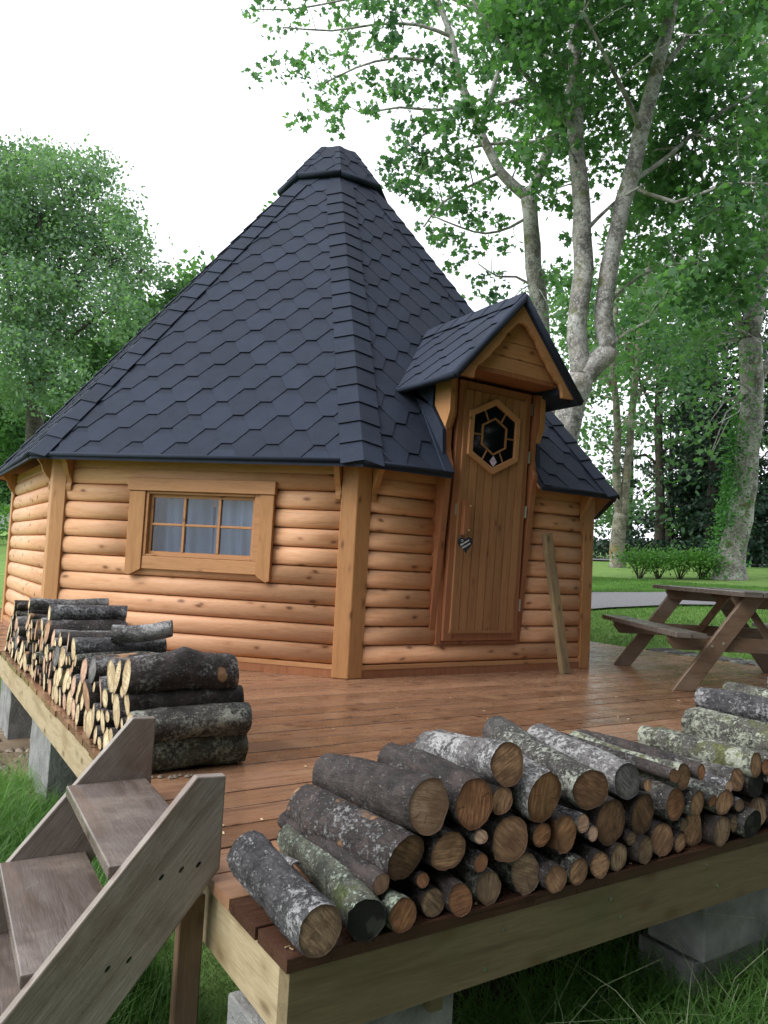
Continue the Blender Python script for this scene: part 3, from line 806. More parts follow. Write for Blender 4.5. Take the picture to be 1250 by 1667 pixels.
# folded hip shingles
hipdir = (Vector((corner_xy(0).x, corner_xy(0).y, ZA)) - Vector((*corner_xy(RE), ZE)))
HL = hipdir.length; hipdir.normalize()
h0 = Vector((*corner_xy(RE), ZE))
nR = Vector((0, -SB, CB)); nL = rz(-1).to_3x3() @ nR
dR = nR.cross(hipdir); dR = dR if dR.x > 0 else -dR
dL = nL.cross(hipdir); dL = dL if dL.dot(dR) < 0 or dL.x < 0 else -dL
nM = (nR + nL).normalized()
def hip_piece(s0, ex=.205, ln=.27, w=.145):
    v = []
    for s, l in ((s0, .024), (s0 + ln, .009)):
        ww = w * (1 if s == s0 else .97)
        c = h0 + hipdir * s
        v += [c + dL * ww + nL * l, c + dL * ww * .12 + nL * (l + .001), c + nM * (l + .0015), c + dR * ww * .12 + nR * (l + .001), c + dR * ww + nR * l]
    v += [p - nM * .008 for p in v[:5]]
    f = [(i, i + 1, i + 6, i + 5) for i in range(4)] + [(10 + i, 11 + i, i + 1, i) for i in range(4)]
    f += [(0, 5, 10), (4, 14, 9)]
    return MB().add(v, f)
n_hip = int((4.66 - ZE) / hipdir.z / .2)
for k in range(-3, 5):
    if k in (-2, -1, 0, 1):
        for i in range(n_hip): put('hip_shingle', hip_piece(max(.0, i * .2 - .01)).me('hip_shingle', M['shingle']), roof, rz(k))
    else:
        mb = MB()
        for i in range(n_hip): q = hip_piece(i * .2); mb.add(q.v, q.f)
        mb.put('hip_shingles', M['shingle'], roof, rz(k), kind='stuff')
# chimney cap: eight-sided skirt with rolled lower edge
cap = empty('chimney_cap', (0, 0, 0)); cap.parent = cabin
rb, zb, rt, zt = .580, 4.655, .245, 5.150
for k in range(-3, 5):
    a0, a1 = corner_xy(rb), corner_xy(rb, 1); b0, b1 = corner_xy(rt), corner_xy(rt, 1)
    v = [(*a0, zb), (*a1, zb), (*a1, zb + .055), (*a0, zb + .055), (*(b0), zt), (*(b1), zt)]
    inn = [(*(a0 * .9), zb), (*(a1 * .9), zb)]
    mb = MB().add(v + inn, [(0, 1, 2, 3), (3, 2, 5, 4), (1, 0, 6, 7)])
    put('cap_panel', mb.me('cap_panel', M['shingle']), cap, rz(k))
    if k in (-2, -1, 0, 1):
        ap_b, ap_t = rb * math.cos(math.pi / 8), rt * math.cos(math.pi / 8)
        bb = math.atan2(zt - zb - .055, ap_b - ap_t); sb, cb = math.sin(bb), math.cos(bb); Lc = (zt - zb - .055) / sb
        fp = lambda u, v, w: Vector((u, -(ap_b - v * cb) - w * sb, zb + .055 + v * sb + w * cb))
        for r in range(-1, 5):
            for i in range(-2, 3):
                poly = tab_poly(i * P_ + (r % 2) * P_ / 2 + .02, r * E_)
                poly = clip(clip(poly, 0, -1, 0.0), 0, 1, Lc)
                poly = clip(clip(poly, 1, T8 * cb, ap_b * T8), -1, T8 * cb, ap_b * T8)
                if area(poly) > .001:
                    mb = MB(); tab_into(mb, poly, r * E_, fp); put('cap_shingle', mb.me('cap_shingle', M['shingle']), cap, rz(k))
    hd_ = (Vector((*b0, zt)) - Vector((*a0, zb + .055)))
    for i in range(4):
        p0 = Vector((*a0, zb + .055)) + hd_ * (i / 4); p1 = Vector((*a0, zb + .055)) + hd_ * (min(i + 1.15, 3.98) / 4)
        o_ = Vector((*corner_xy(.012), 0))
        mb = MB(); wv = .06
        q = [p0 + Vector((tl.x, tl.y, 0)) * wv + o_, p0 + o_ * 1.9, p0 + Vector((wv, 0, 0)) + o_, p1 + Vector((wv, 0, 0)) + o_ * .5, p1 + o_ * 1.1, p1 + Vector((tl.x, tl.y, 0)) * wv + o_ * .5]
        mb.add(q, [(0, 1, 4, 5), (1, 2, 3, 4)])
        put('cap_hip_shingle', mb.me('cap_hip_shingle', M['shingle']), cap, rz(k))
    MB().tube([(*corner_xy(rb + .004), zb + .028), (*corner_xy(rb + .004, 1), zb + .028)], .031, 10).put('rolled_edge', M['shingle'], cap, rz(k), smooth=True)
MB().prism([tuple(corner_xy(rt - .005, k)) for k in range(8)], zt - .02, zt, 'z').put('cap_lid', M['shingle'], cap)

# ---- dormer over the door
dorm = empty('dormer', (0, 0, 0)); dorm.parent = cabin
XR, ZR, XE, ZD, YFR = 2.952 - HX, 2.745, .612, 2.070, Yh(2.60)
def main_roof_y(z): return -(APE - (z - ZE) / math.tan(BETA))
bd = math.atan2(ZR - ZD, XE); sd_, cd_ = math.sin(bd), math.cos(bd); LD = (ZR - ZD) / sd_
for s in (-1, 1):
    def dp(u, v, w, s=s): return Vector((XR + s * (XE - v * cd_ + w * sd_), YFR + u, ZD + v * sd_ + w * cd_))
    yb0, yb1 = main_roof_y(ZD) + .10 - YFR, main_roof_y(ZR) + .10 - YFR
    pts = [dp(0, 0, 0), dp(yb0, 0, 0), dp(yb1, LD, 0), dp(0, LD, 0)]
    low = [dp(0, 0, -.045), dp(yb0, 0, -.045), dp(yb1, LD, -.045), dp(0, LD, -.045)]
    MB().add(pts + low, [(0, 1, 2, 3), (7, 6, 5, 4), (0, 4, 5, 1), (1, 5, 6, 2), (2, 6, 7, 3), (3, 7, 4, 0)]).put('dormer_roof', M['shingle'], dorm)
    mg = MB()
    for r in range(-1, 7):
        for i in range(-1, 6):
            poly = tab_poly(i * P_ + (r % 2) * P_ / 2 + .05, r * E_)
            poly = clip(clip(clip(poly, 0, -1, 0), 0, 1, LD), -1, 0, 0.004)
            sl = (yb1 - yb0) / LD; poly = clip(poly, 1, -sl, yb0 - .06)
            if area(poly) < .001: continue
            mb = MB(); tab_into(mb, poly, r * E_, dp)
            if s < 0: put('dormer_shingle', mb.me('dormer_shingle', M['shingle']), dorm)
            else: mg.add(mb.v, mb.f)
    if mg.v: mg.put('dormer_shingles', M['shingle'], dorm, kind='stuff')
    # rolled felt edge along the verge and the eave
    MB().tube([dp(-.004, -.004, -.012), dp(-.004, LD, -.012)], .027, 8).put('verge_edge', M['shingle'], dorm, smooth=True)
    MB().tube([dp(-.004, -.004, -.012), dp(yb0, -.004, -.012)], .022, 8).put('verge_edge', M['shingle'], dorm, smooth=True)
    # scalloped barge board
    arch = [(.425, 2.070), (.418, 2.120), (.395, 2.165), (.350, 2.195), (.335, 2.215), (.290, 2.250), (.255, 2.300), (.205, 2.345), (.190, 2.372), (.165, 2.400), (.140, 2.445), (.085, 2.490), (.072, 2.508), (.050, 2.530), (.0, 2.545)]
    outer = [(0, 2.680), (.545, 2.076)]
    bp = [(XR + s * a, b) for a, b in arch + outer]
    bevel(MB().prism(bp, YFR + .012, YFR + .042, 'y').put('barge_board', M['board_h'], dorm), .003)
# ridge pieces
for i in range(6):
    y0 = YFR + i * .19; y1 = y0 + .215; L = .018
    q = [(XR - .10, y0, ZR - .10 + L), (XR, y0, ZR + .012 + L), (XR + .10, y0, ZR - .10 + L), (XR + .10, y1, ZR - .106 + L), (XR, y1, ZR + .004 + L), (XR - .10, y1, ZR - .106 + L)]
    mb = MB().add(q + [(a, b, c - .008) for a, b, c in q], [(0, 1, 4, 5), (1, 2, 3, 4), (0, 6, 7, 1), (1, 7, 8, 2)])
    put('ridge_shingle', mb.me('ridge_shingle', M['shingle']), dorm)
# gable boards and shelf under them
gy = Yh(2.675)
for z0, z1 in ((2.187, 2.290), (2.294, 2.405), (2.409, 2.60)):
    hw0, hw1 = (2.70 - z0) / (ZR - ZD) * XE * .98, max(.02, (2.70 - z1) / (ZR - ZD) * XE * .98)
    bevel(MB().prism([(XR - hw0, z0), (XR + hw0, z0), (XR + hw1, z1), (XR - hw1, z1)], gy, gy + .02, 'y').put('gable_board', M['board_h'], dorm), .003)
MB().box(XR - .43, XR + .43, gy + .001, Yh(3.02), 2.155, 2.186).put('gable_soffit', M['frame_v'], dorm)
for s in (-1, 1):
    MB().prism([(XR + s * .43, 2.10), (XR + s * .56, 2.06), (XR + s * .43, 2.20)], Yh(2.66), Yh(3.3), 'y').put('dormer_side', M['shingle'], dorm)
    x0 = XC + s * (W2 + .100) - .006
    # felt flashing up the side of the doorway and onto the roof
    zr = lambda Y: ZE + (Y - HY + APE) * math.tan(BETA)
    MB().prism([(Yh(2.845), zr(2.845) + .02), (Yh(2.872), 1.56), (Yh(2.885), 1.745), (Yh(3.02), 1.92), (Yh(3.02), 2.10), (Yh(3.38), 2.10), (Yh(3.38), zr(3.38) - .02)], x0 - .006 + (s < 0) * -.014, x0 + .010 + (s > 0) * .014, 'x').put('flashing', M['shingle'], roof)
    e = U0 if s < 0 else U1
    q = [facet_pt(e, 0.0, .026), facet_pt(e + s * .085, 0.0, .026), facet_pt(e + s * .055, .40, .026), facet_pt(e + s * .02, .85, .026), facet_pt(e, .85, .026)]
    MB().add(q + [p - Vector((0, -.6, .8)) * .014 for p in q], [(0, 1, 2, 3, 4), (0, 5, 6, 1), (1, 6, 7, 2), (2, 7, 8, 3)]).put('flashing', M['shingle'], roof)

# ---- heart shaped slate hanging from the handle
heart = empty('heart_sign', (HX + XC - .268, 2.850, .998), 0, 'small black heart-shaped slate with white writing, hanging from the door handle', 'sign')
hp = []
for i in range(40):
    t = 2 * math.pi * i / 40
    hp.append((.058 * math.sin(t) ** 3, .0035 * (13 * math.cos(t) - 5 * math.cos(2 * t) - 2 * math.cos(3 * t) - math.cos(4 * t)) - .052))
hb = MB().prism(hp, -.014, -.006, 'y').put('slate', M['slate'], heart); bevel(hb, .0015)
heart.rotation_euler = (-.02, R(-6), 0); heart.scale = (1.15, 1, 1.12)
MB().tube([(0, -.01, -.02), (.012, -.008, .02), (.004, -.002, .055), (-.006, -.008, .02), (0, -.01, -.02)], .0012, 5).put('string', M['leg'], heart)
mb = MB(); hs = [(x * .16 - .028, z * .16 - .022) for x, z in hp]
for a, b in zip(hs, hs[1:] + hs[:1]): mb.tube([(a[0], -.0150, a[1]), (b[0], -.0150, b[1])], .0009, 4)
mb.put('heart_mark', M['chalk'], heart)
for i, (txt, x, z, sz) in enumerate((('Bienvenue', -.041, -.064, .0185), ('Welcome', -.030, -.084, .0185))):
    cu = bpy.data.curves.new('lettering', 'FONT'); cu.body = txt; cu.size = sz; cu.extrude = .0003; cu.offset = .0004
    cu.materials.append(M['chalk'])
    tc = bpy.data.objects.new('lettering_curve', cu); COL.objects.link(tc); bpy.context.view_layer.update()
    tm_ = bpy.data.meshes.new_from_object(tc); bpy.data.objects.remove(tc)
    t = put('lettering', tm_, heart)
    t.location = (x, -.0146, z); t.rotation_euler = (R(90), R(-24), 0)

FRONT_LOGS = [  # x, y, z, radius, length, heading, dip, split, bark, cut face
    (0.05, 0.004, 0.046, 0.046, 0.36, -0.03, 0.09, '', 'grey', 'olive'),
    (0.162, 0.006, 0.041, 0.041, 0.42, 0.09, 0.05, '', 'green', 'black'),
    (0.251, 0.0, 0.034, 0.034, 0.43, 0.0, 0.0, '', 'green', 'orange'),
    (0.352, 0.03, 0.029, 0.029, 0.43, 0.0, 0.0, '', 'dark', 'olive'),
    (0.413, 0.016, 0.031, 0.031, 0.43, 0.0, 0.0, '', 'dark', 'orange'),
    (0.51, 0.021, 0.034, 0.034, 0.43, 0.0, 0.0, '', 'lichen', 'olive'),
    (0.275, 0.035, 0.136, 0.046, 0.42, -0.09, -0.01, '', 'brown', 'umber'),
    (0.393, 0.035, 0.131, 0.044, 0.43, 0.0, 0.0, '', 'dark', 'ochre'),
    (0.326, 0.035, 0.242, 0.056, 0.44, -0.01, -0.11, '', 'dark', 'pink'),
    (0.459, 0.035, 0.23, 0.053, 0.34, -0.01, 0.01, '', 'dark', 'orange'),
    (0.574, 0.035, 0.134, 0.049, 0.43, 0.0, 0.0, '', 'dark', 'ochre'),
    (0.566, 0.035, 0.307, 0.049, 0.36, 0.07, -0.15, '', 'silver', 'ochre'),
    (0.629, 0.027, 0.044, 0.044, 0.43, 0.0, 0.0, '', 'lichen', 'olive'),
    (0.679, 0.035, 0.22, 0.058, 0.43, 0.0, 0.0, '', 'silver', 'rust'),
    (0.701, 0.004, 0.031, 0.031, 0.43, 0.0, 0.0, '', 'dark', 'ochre'),
    (0.781, 0.008, 0.032, 0.032, 0.43, 0.0, 0.0, '', 'lichen', 'ochre'),
    (0.753, 0.035, 0.119, 0.042, 0.43, 0.0, 0.0, 's', 'dark', 'rust'),
    (0.849, 0.035, 0.215, 0.048, 0.48, 0.19, 0.09, '', 'lichen', 'umber'),
    (0.931, 0.035, 0.12, 0.056, 0.43, 0.0, 0.0, '', 'dark', 'umber'),
    (1.004, 0.035, 0.218, 0.046, 0.4, 0.13, 0.05, '', 'silver', 'grey'),
    (0.869, 0.008, 0.032, 0.032, 0.43, 0.0, 0.0, '', 'dark', 'ochre'),
    (0.957, 0.016, 0.032, 0.032, 0.43, 0.0, 0.0, '', 'dark', 'olive'),
    (1.075, 0.035, 0.12, 0.053, 0.43, 0.0, 0.0, '', 'dark', 'umber'),
    (1.056, 0.022, 0.036, 0.036, 0.43, 0.0, 0.0, '', 'dark', 'olive'),
    (1.154, 0.029, 0.042, 0.042, 0.43, 0.0, 0.0, '', 'dark', 'ochre'),
    (1.203, 0.035, 0.134, 0.043, 0.43, 0.0, 0.0, '', 'lichen', 'orange'),
    (1.321, 0.048, 0.049, 0.048, 0.43, 0.0, 0.0, 's', 'dark', 'ochre'),
    (1.402, 0.021, 0.037, 0.037, 0.43, 0.0, 0.0, '', 'dark', 'olive'),
    (1.518, 0.035, 0.165, 0.033, 0.34, -0.01, -0.03, '', 'lichen', 'ochre'),
    (1.618, 0.035, 0.139, 0.041, 0.43, 0.0, 0.0, '', 'dark', 'black'),
    (1.632, 0.035, 0.06, 0.042, 0.43, 0.0, 0.0, 's', 'dark', 'olive'),
    (1.544, 0.008, 0.04, 0.04, 0.43, 0.0, 0.0, '', 'lichen', 'black'),
    (1.711, 0.02, 0.044, 0.044, 0.43, 0.0, 0.0, '', 'dark', 'black'),
    (1.805, 0.035, 0.093, 0.043, 0.43, 0.0, 0.0, '', 'dark', 'ochre'),
    (1.755, 0.035, 0.174, 0.043, 0.43, 0.0, 0.0, '', 'moss', 'umber'),
    (1.895, 0.035, 0.22, 0.06, 0.43, 0.0, 0.0, '', 'moss', 'ochre'),
    (1.912, 0.042, 0.048, 0.048, 0.43, 0.0, 0.0, '', 'dark', 'ochre'),
    (2.118, 0.055, 0.051, 0.051, 0.43, 0.0, 0.0, '', 'dark', 'olive'),
    (2.034, 0.035, 0.17, 0.052, 0.43, 0.0, 0.0, '', 'moss', 'ochre'),
    (1.99, 0.035, 0.299, 0.045, 0.43, 0.0, 0.0, '', 'grey', 'rust'),
    (2.459, 0.119, 0.057, 0.057, 0.43, 0.0, 0.0, '', 'dark', 'ochre'),
    (2.201, 0.035, 0.208, 0.051, 0.43, 0.0, 0.0, '', 'dark', 'ochre'),
    (2.134, 0.035, 0.321, 0.044, 0.43, 0.0, 0.0, '', 'moss', 'olive'),
]
LEFT_LOGS = [  # y, z, radius, split, grey
    (1.33, 0.162, 0.057, '', ''), (1.358, 0.057, 0.057, '', ''), (1.39, 0.236, 0.04, '', ''),
    (1.407, 0.319, 0.045, '', ''), (1.481, 0.048, 0.048, '', ''), (1.529, 0.187, 0.067, '', ''),
    (1.535, 0.308, 0.057, '', ''), (1.645, 0.292, 0.062, '', ''), (1.628, 0.05, 0.05, '', ''),
    (1.698, 0.112, 0.045, '', ''), (1.801, 0.037, 0.037, '', ''), (1.812, 0.202, 0.062, 's', ''),
    (1.846, 0.103, 0.045, '', ''), (1.931, 0.057, 0.057, '', ''), (1.968, 0.27, 0.056, 's', 'grey'),
    (1.994, 0.155, 0.064, '', ''), (2.034, 0.049, 0.049, '', ''), (2.088, 0.117, 0.039, '', ''),
    (2.103, 0.247, 0.053, '', ''), (2.173, 0.144, 0.054, 's', ''), (2.168, 0.047, 0.047, '', ''),
    (2.264, 0.05, 0.05, '', ''), (2.279, 0.151, 0.055, '', ''), (2.346, 0.308, 0.054, '', ''),
    (2.383, 0.057, 0.057, '', ''), (2.499, 0.143, 0.059, '', ''), (2.493, 0.043, 0.043, '', ''),
    (2.511, 0.324, 0.046, '', ''), (2.58, 0.051, 0.047, '', ''), (2.592, 0.24, 0.049, 's', ''),
    (2.633, 0.14, 0.056, 's', ''), (2.672, 0.047, 0.047, '', ''), (2.717, 0.312, 0.036, '', ''),
    (2.723, 0.227, 0.052, '', 'grey'), (2.727, 0.117, 0.043, '', ''), (2.758, 0.041, 0.041, '', ''),
    (2.846, 0.052, 0.039, '', ''), (2.898, 0.131, 0.047, '', ''), (2.898, 0.296, 0.047, '', ''),
    (3.03, 0.314, 0.058, '', ''), (3.043, 0.049, 0.049, '', ''), (3.052, 0.194, 0.044, '', ''),
    (3.088, 0.405, 0.047, '', ''), (3.119, 0.122, 0.056, '', ''), (3.256, 0.23, 0.055, '', ''),
    (3.268, 0.326, 0.04, '', ''), (3.277, 0.132, 0.034, '', ''), (3.427, 0.284, 0.062, 's', ''),
    (3.454, 0.044, 0.044, '', ''), (3.506, 0.097, 0.033, '', ''), (3.5, 0.168, 0.039, '', ''),
    (3.59, 0.301, 0.032, '', ''), (3.624, 0.123, 0.049, '', ''), (3.666, 0.219, 0.038, '', ''),
    (3.714, 0.062, 0.062, '', ''), (3.731, 0.413, 0.034, '', ''), (3.736, 0.309, 0.038, '', ''),
    (3.837, 0.044, 0.044, '', ''), (3.92, 0.102, 0.062, 's', ''), (4.007, 0.045, 0.045, '', ''),
    (4.153, 0.047, 0.047, '', ''), (4.176, 0.251, 0.044, '', ''), (4.208, 0.142, 0.065, '', 'grey'),
    (4.361, 0.349, 0.042, '', ''), (4.46, 0.213, 0.062, 's', ''), (4.615, 0.154, 0.065, '', ''),
]

# ------------------------------------------------------------------ firewood
def log_meshes(L, r, seed, split, barkm, facem, knob=False, fine=True):
    """Body along local +X from the cut face at the origin, and its two cut faces."""
    rg = random.Random(seed); ns = 26 if fine else 18; nxs = 20 if fine else 10
    ph = rg.uniform(0, 99); ov = rg.uniform(.0, .10); oa = rg.uniform(0, 3.14); bend = rg.uniform(-.016, .016); taper = rg.uniform(-.07, .05)
    sa = rg.uniform(0, 6.28) if split != 's' else rg.choice((0, math.pi)) + rg.uniform(-.5, .5); sdist = rg.uniform(-.05, .25) * r
    kx, ka = rg.uniform(.3, .8) * L, rg.uniform(.3, 2.6)
    def rad(x, a):
        q = r * (1 + taper * (x / L - .5) + ov * math.cos(2 * (a - oa)))
        q *= 1 + .10 * noise.noise(Vector((x * 7 + ph, math.cos(a) * 1.3, math.sin(a) * 1.3)))
        q += r * .07 * noise.noise(Vector((x * 34 + ph, math.cos(a) * 4, math.sin(a) * 4)))
        if knob:
            d = math.hypot((x - kx) / (.8 * r), (((a - ka + math.pi) % (2 * math.pi)) - math.pi) / .6)
            q += r * .38 * math.exp(-d * d)
        if split:
            c = math.cos(a - sa)
            if c > .05: q = min(q, max(.12 * r, sdist + .02) / c)
        return q
    def ctr(x): return bend * math.sin(math.pi * x / L)
    v = []; f = []; xs = [L * i / nxs for i in range(nxs + 1)]
    slant = [rg.uniform(-.12, .12) * r for _ in range(4)]
    def sl(i, a):
        if i == 0: return slant[0] * math.cos(a) + slant[1] * math.sin(a)
        if i == nxs: return slant[2] * math.cos(a) + slant[3] * math.sin(a)
        return 0
    for i, x in enumerate(xs):
        for j in range(ns):
            a = 2 * math.pi * j / ns; q = rad(x, a) * (.965 if i in (0, nxs) else 1)
            v.append((x + sl(i, a), q * math.cos(a), ctr(x) + q * math.sin(a)))
    idx = []
    for i in range(nxs):
        for j in range(ns):
            f.append((i * ns + j, i * ns + (j + 1) % ns, (i + 1) * ns + (j + 1) % ns, (i + 1) * ns + j))
            a = 2 * math.pi * (j + .5) / ns
            idx.append(1 if split and math.cos(a - sa) > .05 and rad(xs[i], a) < .97 * rad(xs[i], a + math.pi) and math.cos(a - sa) > .35 else 0)
    def end(i, x, inset, name):
        vv = [(x + inset, 0, ctr(x))]; ff = []
        for ring_ in (.5, .90, .968):
            for j in range(ns):
                a = 2 * math.pi * j / ns; q = rad(x, a) * ring_
                vv.append((x + (inset if ring_ < .95 else inset * .2) + sl(i, a) * ring_ + (.0006 * noise.noise(Vector((a * 3, ring_ * 9, ph)))), q * math.cos(a), ctr(x) + q * math.sin(a)))
        for j in range(ns):
            k = (j + 1) % ns; ff.append((0, 1 + j, 1 + k))
            for b in (0, 1): ff.append((1 + b * ns + j, 1 + (b + 1) * ns + j, 1 + (b + 1) * ns + k, 1 + b * ns + k))
        return mesh(name, vv, ff, facem)
    body = mesh('firewood_log', v, f, None, True, [barkm, facem], idx)
    return body, end(0, 0, .0012, 'cut_face'), end(nxs, L, -.0012, 'cut_face')

def make_log(P, dirv, roll, L, r, seed, split, bk, fc, label, group, knob=False, fine=True):
    body, e0, e1 = log_meshes(L, r, seed, split, M['bark_' + bk], M['face_' + fc], knob, fine)
    x = Vector(dirv).normalized(); z = Vector((0, 0, 1)); y = z.cross(x).normalized(); z = x.cross(y)
    m = Matrix((x, y, z)).transposed().to_4x4(); m.translation = P
    if roll and not split: m = m @ Matrix.Rotation(roll, 4, 'X')
    o = put('firewood_log', body, None, None, label, 'log', group); o.matrix_world = m
    put('cut_face', e0, o); put('cut_face', e1, o)
    return o

def ordinal(n):
    w = ['first', 'second', 'third', 'fourth', 'fifth', 'sixth', 'seventh', 'eighth', 'ninth', 'tenth', 'eleventh', 'twelfth', 'thirteenth', 'fourteenth', 'fifteenth', 'sixteenth', 'seventeenth', 'eighteenth', 'nineteenth', 'twentieth']
    return w[n] if n < 20 else 'twenty-' + w[n - 20] if n < 29 else str(n + 1) + 'th'
BK = dict(grey='grey bark', dark='dark bark', brown='flaking brown bark', green='greenish bark', lichen='lichened bark', moss='pale mossy bark', silver='silvery bark')
FC = dict(ochre='tan', orange='orange', pink='pale pinkish', rust='rusty brown', umber='dark brown', olive='dull olive', black='blackened', grey='weathered grey', pale='pale')
EXTRA = [(2.30, .03, .05, .05), (2.42, .03, .052, .052), (2.54, .03, .05, .05), (2.66, .03, .055, .055), (2.79, .03, .055, .055), (2.91, .03, .052, .052),
         (2.33, .03, .145, .05), (2.46, .03, .145, .048), (2.59, .03, .15, .052), (2.73, .03, .155, .052), (2.86, .03, .15, .05), (2.40, .03, .235, .047), (2.66, .03, .245, .055), (2.79, .03, .25, .05)]
EXTRA += [(1.30, .03, .125, .034), (1.425, .03, .115, .034), (1.25, .035, .205, .034), (1.60, .03, .205, .036)]
fl = [list(t) for t in FRONT_LOGS] + [[a, b, c, d, .43, 0.0, 0.0, '', 'moss' if c > .2 else 'lichen' if c > .11 else 'dark', 'ochre'] for a, b, c, d in EXTRA] + [[2.45, .02, .345, .062, .44, .02, .03, '', 'moss', 'umber']]
def fill_gaps(circles, env, a0, a1, zmax, tries, rmin, rmax, seed, room=.80):
    """Small logs dropped into the empty spaces of a stack cross-section; circles are (a, z, r)."""
    rg = random.Random(seed); cs = list(circles); new = []
    for _ in range(tries):
        r = rg.uniform(rmin, rmax); a = rg.uniform(a0, a1); z = rg.uniform(r, zmax)
        if z + r > env(a): continue
        if all(math.hypot(a - q[0], z - q[1]) > (r + q[2]) * .97 for q in cs):
            cs.append((a, z, r)); new.append((round(a, 3), round(z, 3), round(r, 3)))
    return new
def top_env(cs):
    return lambda a: max([q[1] + q[2] for q in cs if abs(q[0] - a) < .07] + [.10]) - .004
fc_ = [(t[0], t[2], t[3] * 1.09) for t in fl]
for a, z, r in fill_gaps(fc_, top_env(fc_), .15, 3.0, .26, 6000, .017, .036, 5):
    fl.append([a, .03, z, r / 1.09, .43, 0.0, 0.0, '', random.Random(int(a * 999)).choice(['dark', 'lichen', 'grey', 'dark']), random.Random(int(z * 999)).choice(['ochre', 'orange', 'olive', 'pink'])])
def layer(z): return 0 if z < .075 else 1 if z < .180 else 2 if z < .262 else 3
LN = ['bottom', 'second', 'third', 'top']
cnt = {}
for i in sorted(range(len(fl)), key=lambda i: fl[i][0]):
    x, y, z, r, L, hd, dip, sp, bk, fc = fl[i]
    ly = layer(z); k = cnt.get(ly, 0); cnt[ly] = k + 1
    rg = random.Random(100 + i)
    if hd == 0: hd = rg.uniform(-.05, .05); dip = rg.uniform(-.02, .03); L = rg.uniform(.40, .46)
    r *= 1.09
    z = max(z, r * 1.0) if layer(z) == 0 else z + .004
    if z - r < .012 and dip < 0: dip = 0
    d = (math.sin(hd) * math.cos(dip), math.cos(hd) * math.cos(dip), math.sin(dip))
    lab = '%slog, %s end, %s, %s from left, %s layer, front pile' % ('split ' if sp else '', FC[fc], BK[bk], ordinal(k), LN[ly])
    make_log((x, y - .022 + rg.uniform(-.008, .008), z), d, rg.uniform(0, 6), L, r, 100 + i, sp, bk, fc, lab, 'firewood stacked along the front edge of the deck', knob=rg.random() < .3)
cnt = {}
def layer2(z): return 0 if z < .085 else 1 if z < .175 else 2 if z < .265 else 3
lc_ = [(t[0], t[1], t[2] * 1.03) for t in LEFT_LOGS]
LEFT_LOGS += [(a, z, r / 1.03, '', '') for a, z, r in fill_gaps(lc_, top_env(lc_), 1.42, 4.7, .36, 12000, .020, .048, 9)]
n_left = len(LEFT_LOGS)
for i in sorted(range(n_left), key=lambda i: LEFT_LOGS[i][0]):
    y, z, r, sp, gr = LEFT_LOGS[i]
    ly = layer2(z); k = cnt.get(ly, 0); cnt[ly] = k + 1
    rg = random.Random(300 + i)
    near = y < 1.47
    r = r * 1.03 if not (near and ly == 3) else .062
    bk = rg.choice(['dark', 'brown', 'brown', 'dark', 'lichen', 'grey']) if not near else {0: 'green', 1: 'lichen', 2: 'dark', 3: 'brown'}[ly]
    if y > 1.75 and ly >= 2 and rg.random() < .45: bk = rg.choice(['grey', 'silver', 'lichen'])
    fc = 'grey' if gr else rg.choice(['pale', 'pale', 'pale', 'pink', 'pale', 'ochre'])
    L = rg.uniform(.40, .47) if not near else {0: .435, 1: .435, 2: .43, 3: .40}[ly]
    lab = '%slog, %s end, %s, %s from steps, %s layer, left pile' % ('split ' if sp else '', FC[fc], BK[bk], ordinal(k), LN[ly])
    make_log(((.02 + rg.uniform(-.006, .008)), y, z + (.008 if near and ly == 3 else 0)), (1, rg.uniform(-.05, .05) if not near else .0, rg.uniform(-.01, .015)), rg.uniform(0, 6), L, r, 300 + i, sp, bk, fc, lab, 'firewood stacked along the left edge of the deck', knob=(near and ly == 3) or rg.random() < .12, fine=y < 2.8)
# loose grey split piece on top, moss tuft, bark curl on the front log
make_log((.17, 2.28, .385), (.9, -.35, .12), 0, .27, .042, 911, 's', 'silver', 'grey', 'weathered grey split piece lying askew on top of the left pile', None)
mb = MB(); rg = random.Random(4)
tv = []
for i in range(900):
    a = rg.uniform(-.1, .1); b = rg.uniform(-.030, .030); h = .03 * math.exp(-(a / .07) ** 2) * rg.random()
    c = Vector((.30 + a, 1.60 + b, .352 + h - b * b * 9)); s = rg.uniform(.003, .007)
    n = Vector((rg.gauss(0, 1), rg.gauss(0, 1), rg.gauss(.6, 1))).normalized(); t = n.orthogonal().normalized(); u = n.cross(t)
    tv += [c + t * s, c + u * s * .6, c - t * s, c - u * s * .6]
tag(put('moss_tuft', big_mesh('moss_tuft', np.array([tuple(v) for v in tv]), 4, M['moss_tuft'])), 'pale green lichen tuft growing on a log of the left pile', 'moss')
curl = MB(); pts = []
for i in range(9):
    a = math.pi * (i / 8) * .9 + .2
    pts.append((.016 * math.cos(a), .014 * math.sin(a)))
pts2 = [(x * .8, z * .8) for x, z in pts][::-1]
bc = curl.prism(pts + pts2, 0, .12, 'y').me('bark_curl', M['bark_silver'])
o = put('bark_curl', bc, None, None, 'curled loose strip of grey bark lying on the leftmost front log', 'bark')
o.matrix_world = Matrix.Translation((.085, .16, .100)) @ Matrix.Rotation(.15, 4, 'Z') @ Matrix.Rotation(-.05, 4, 'X')

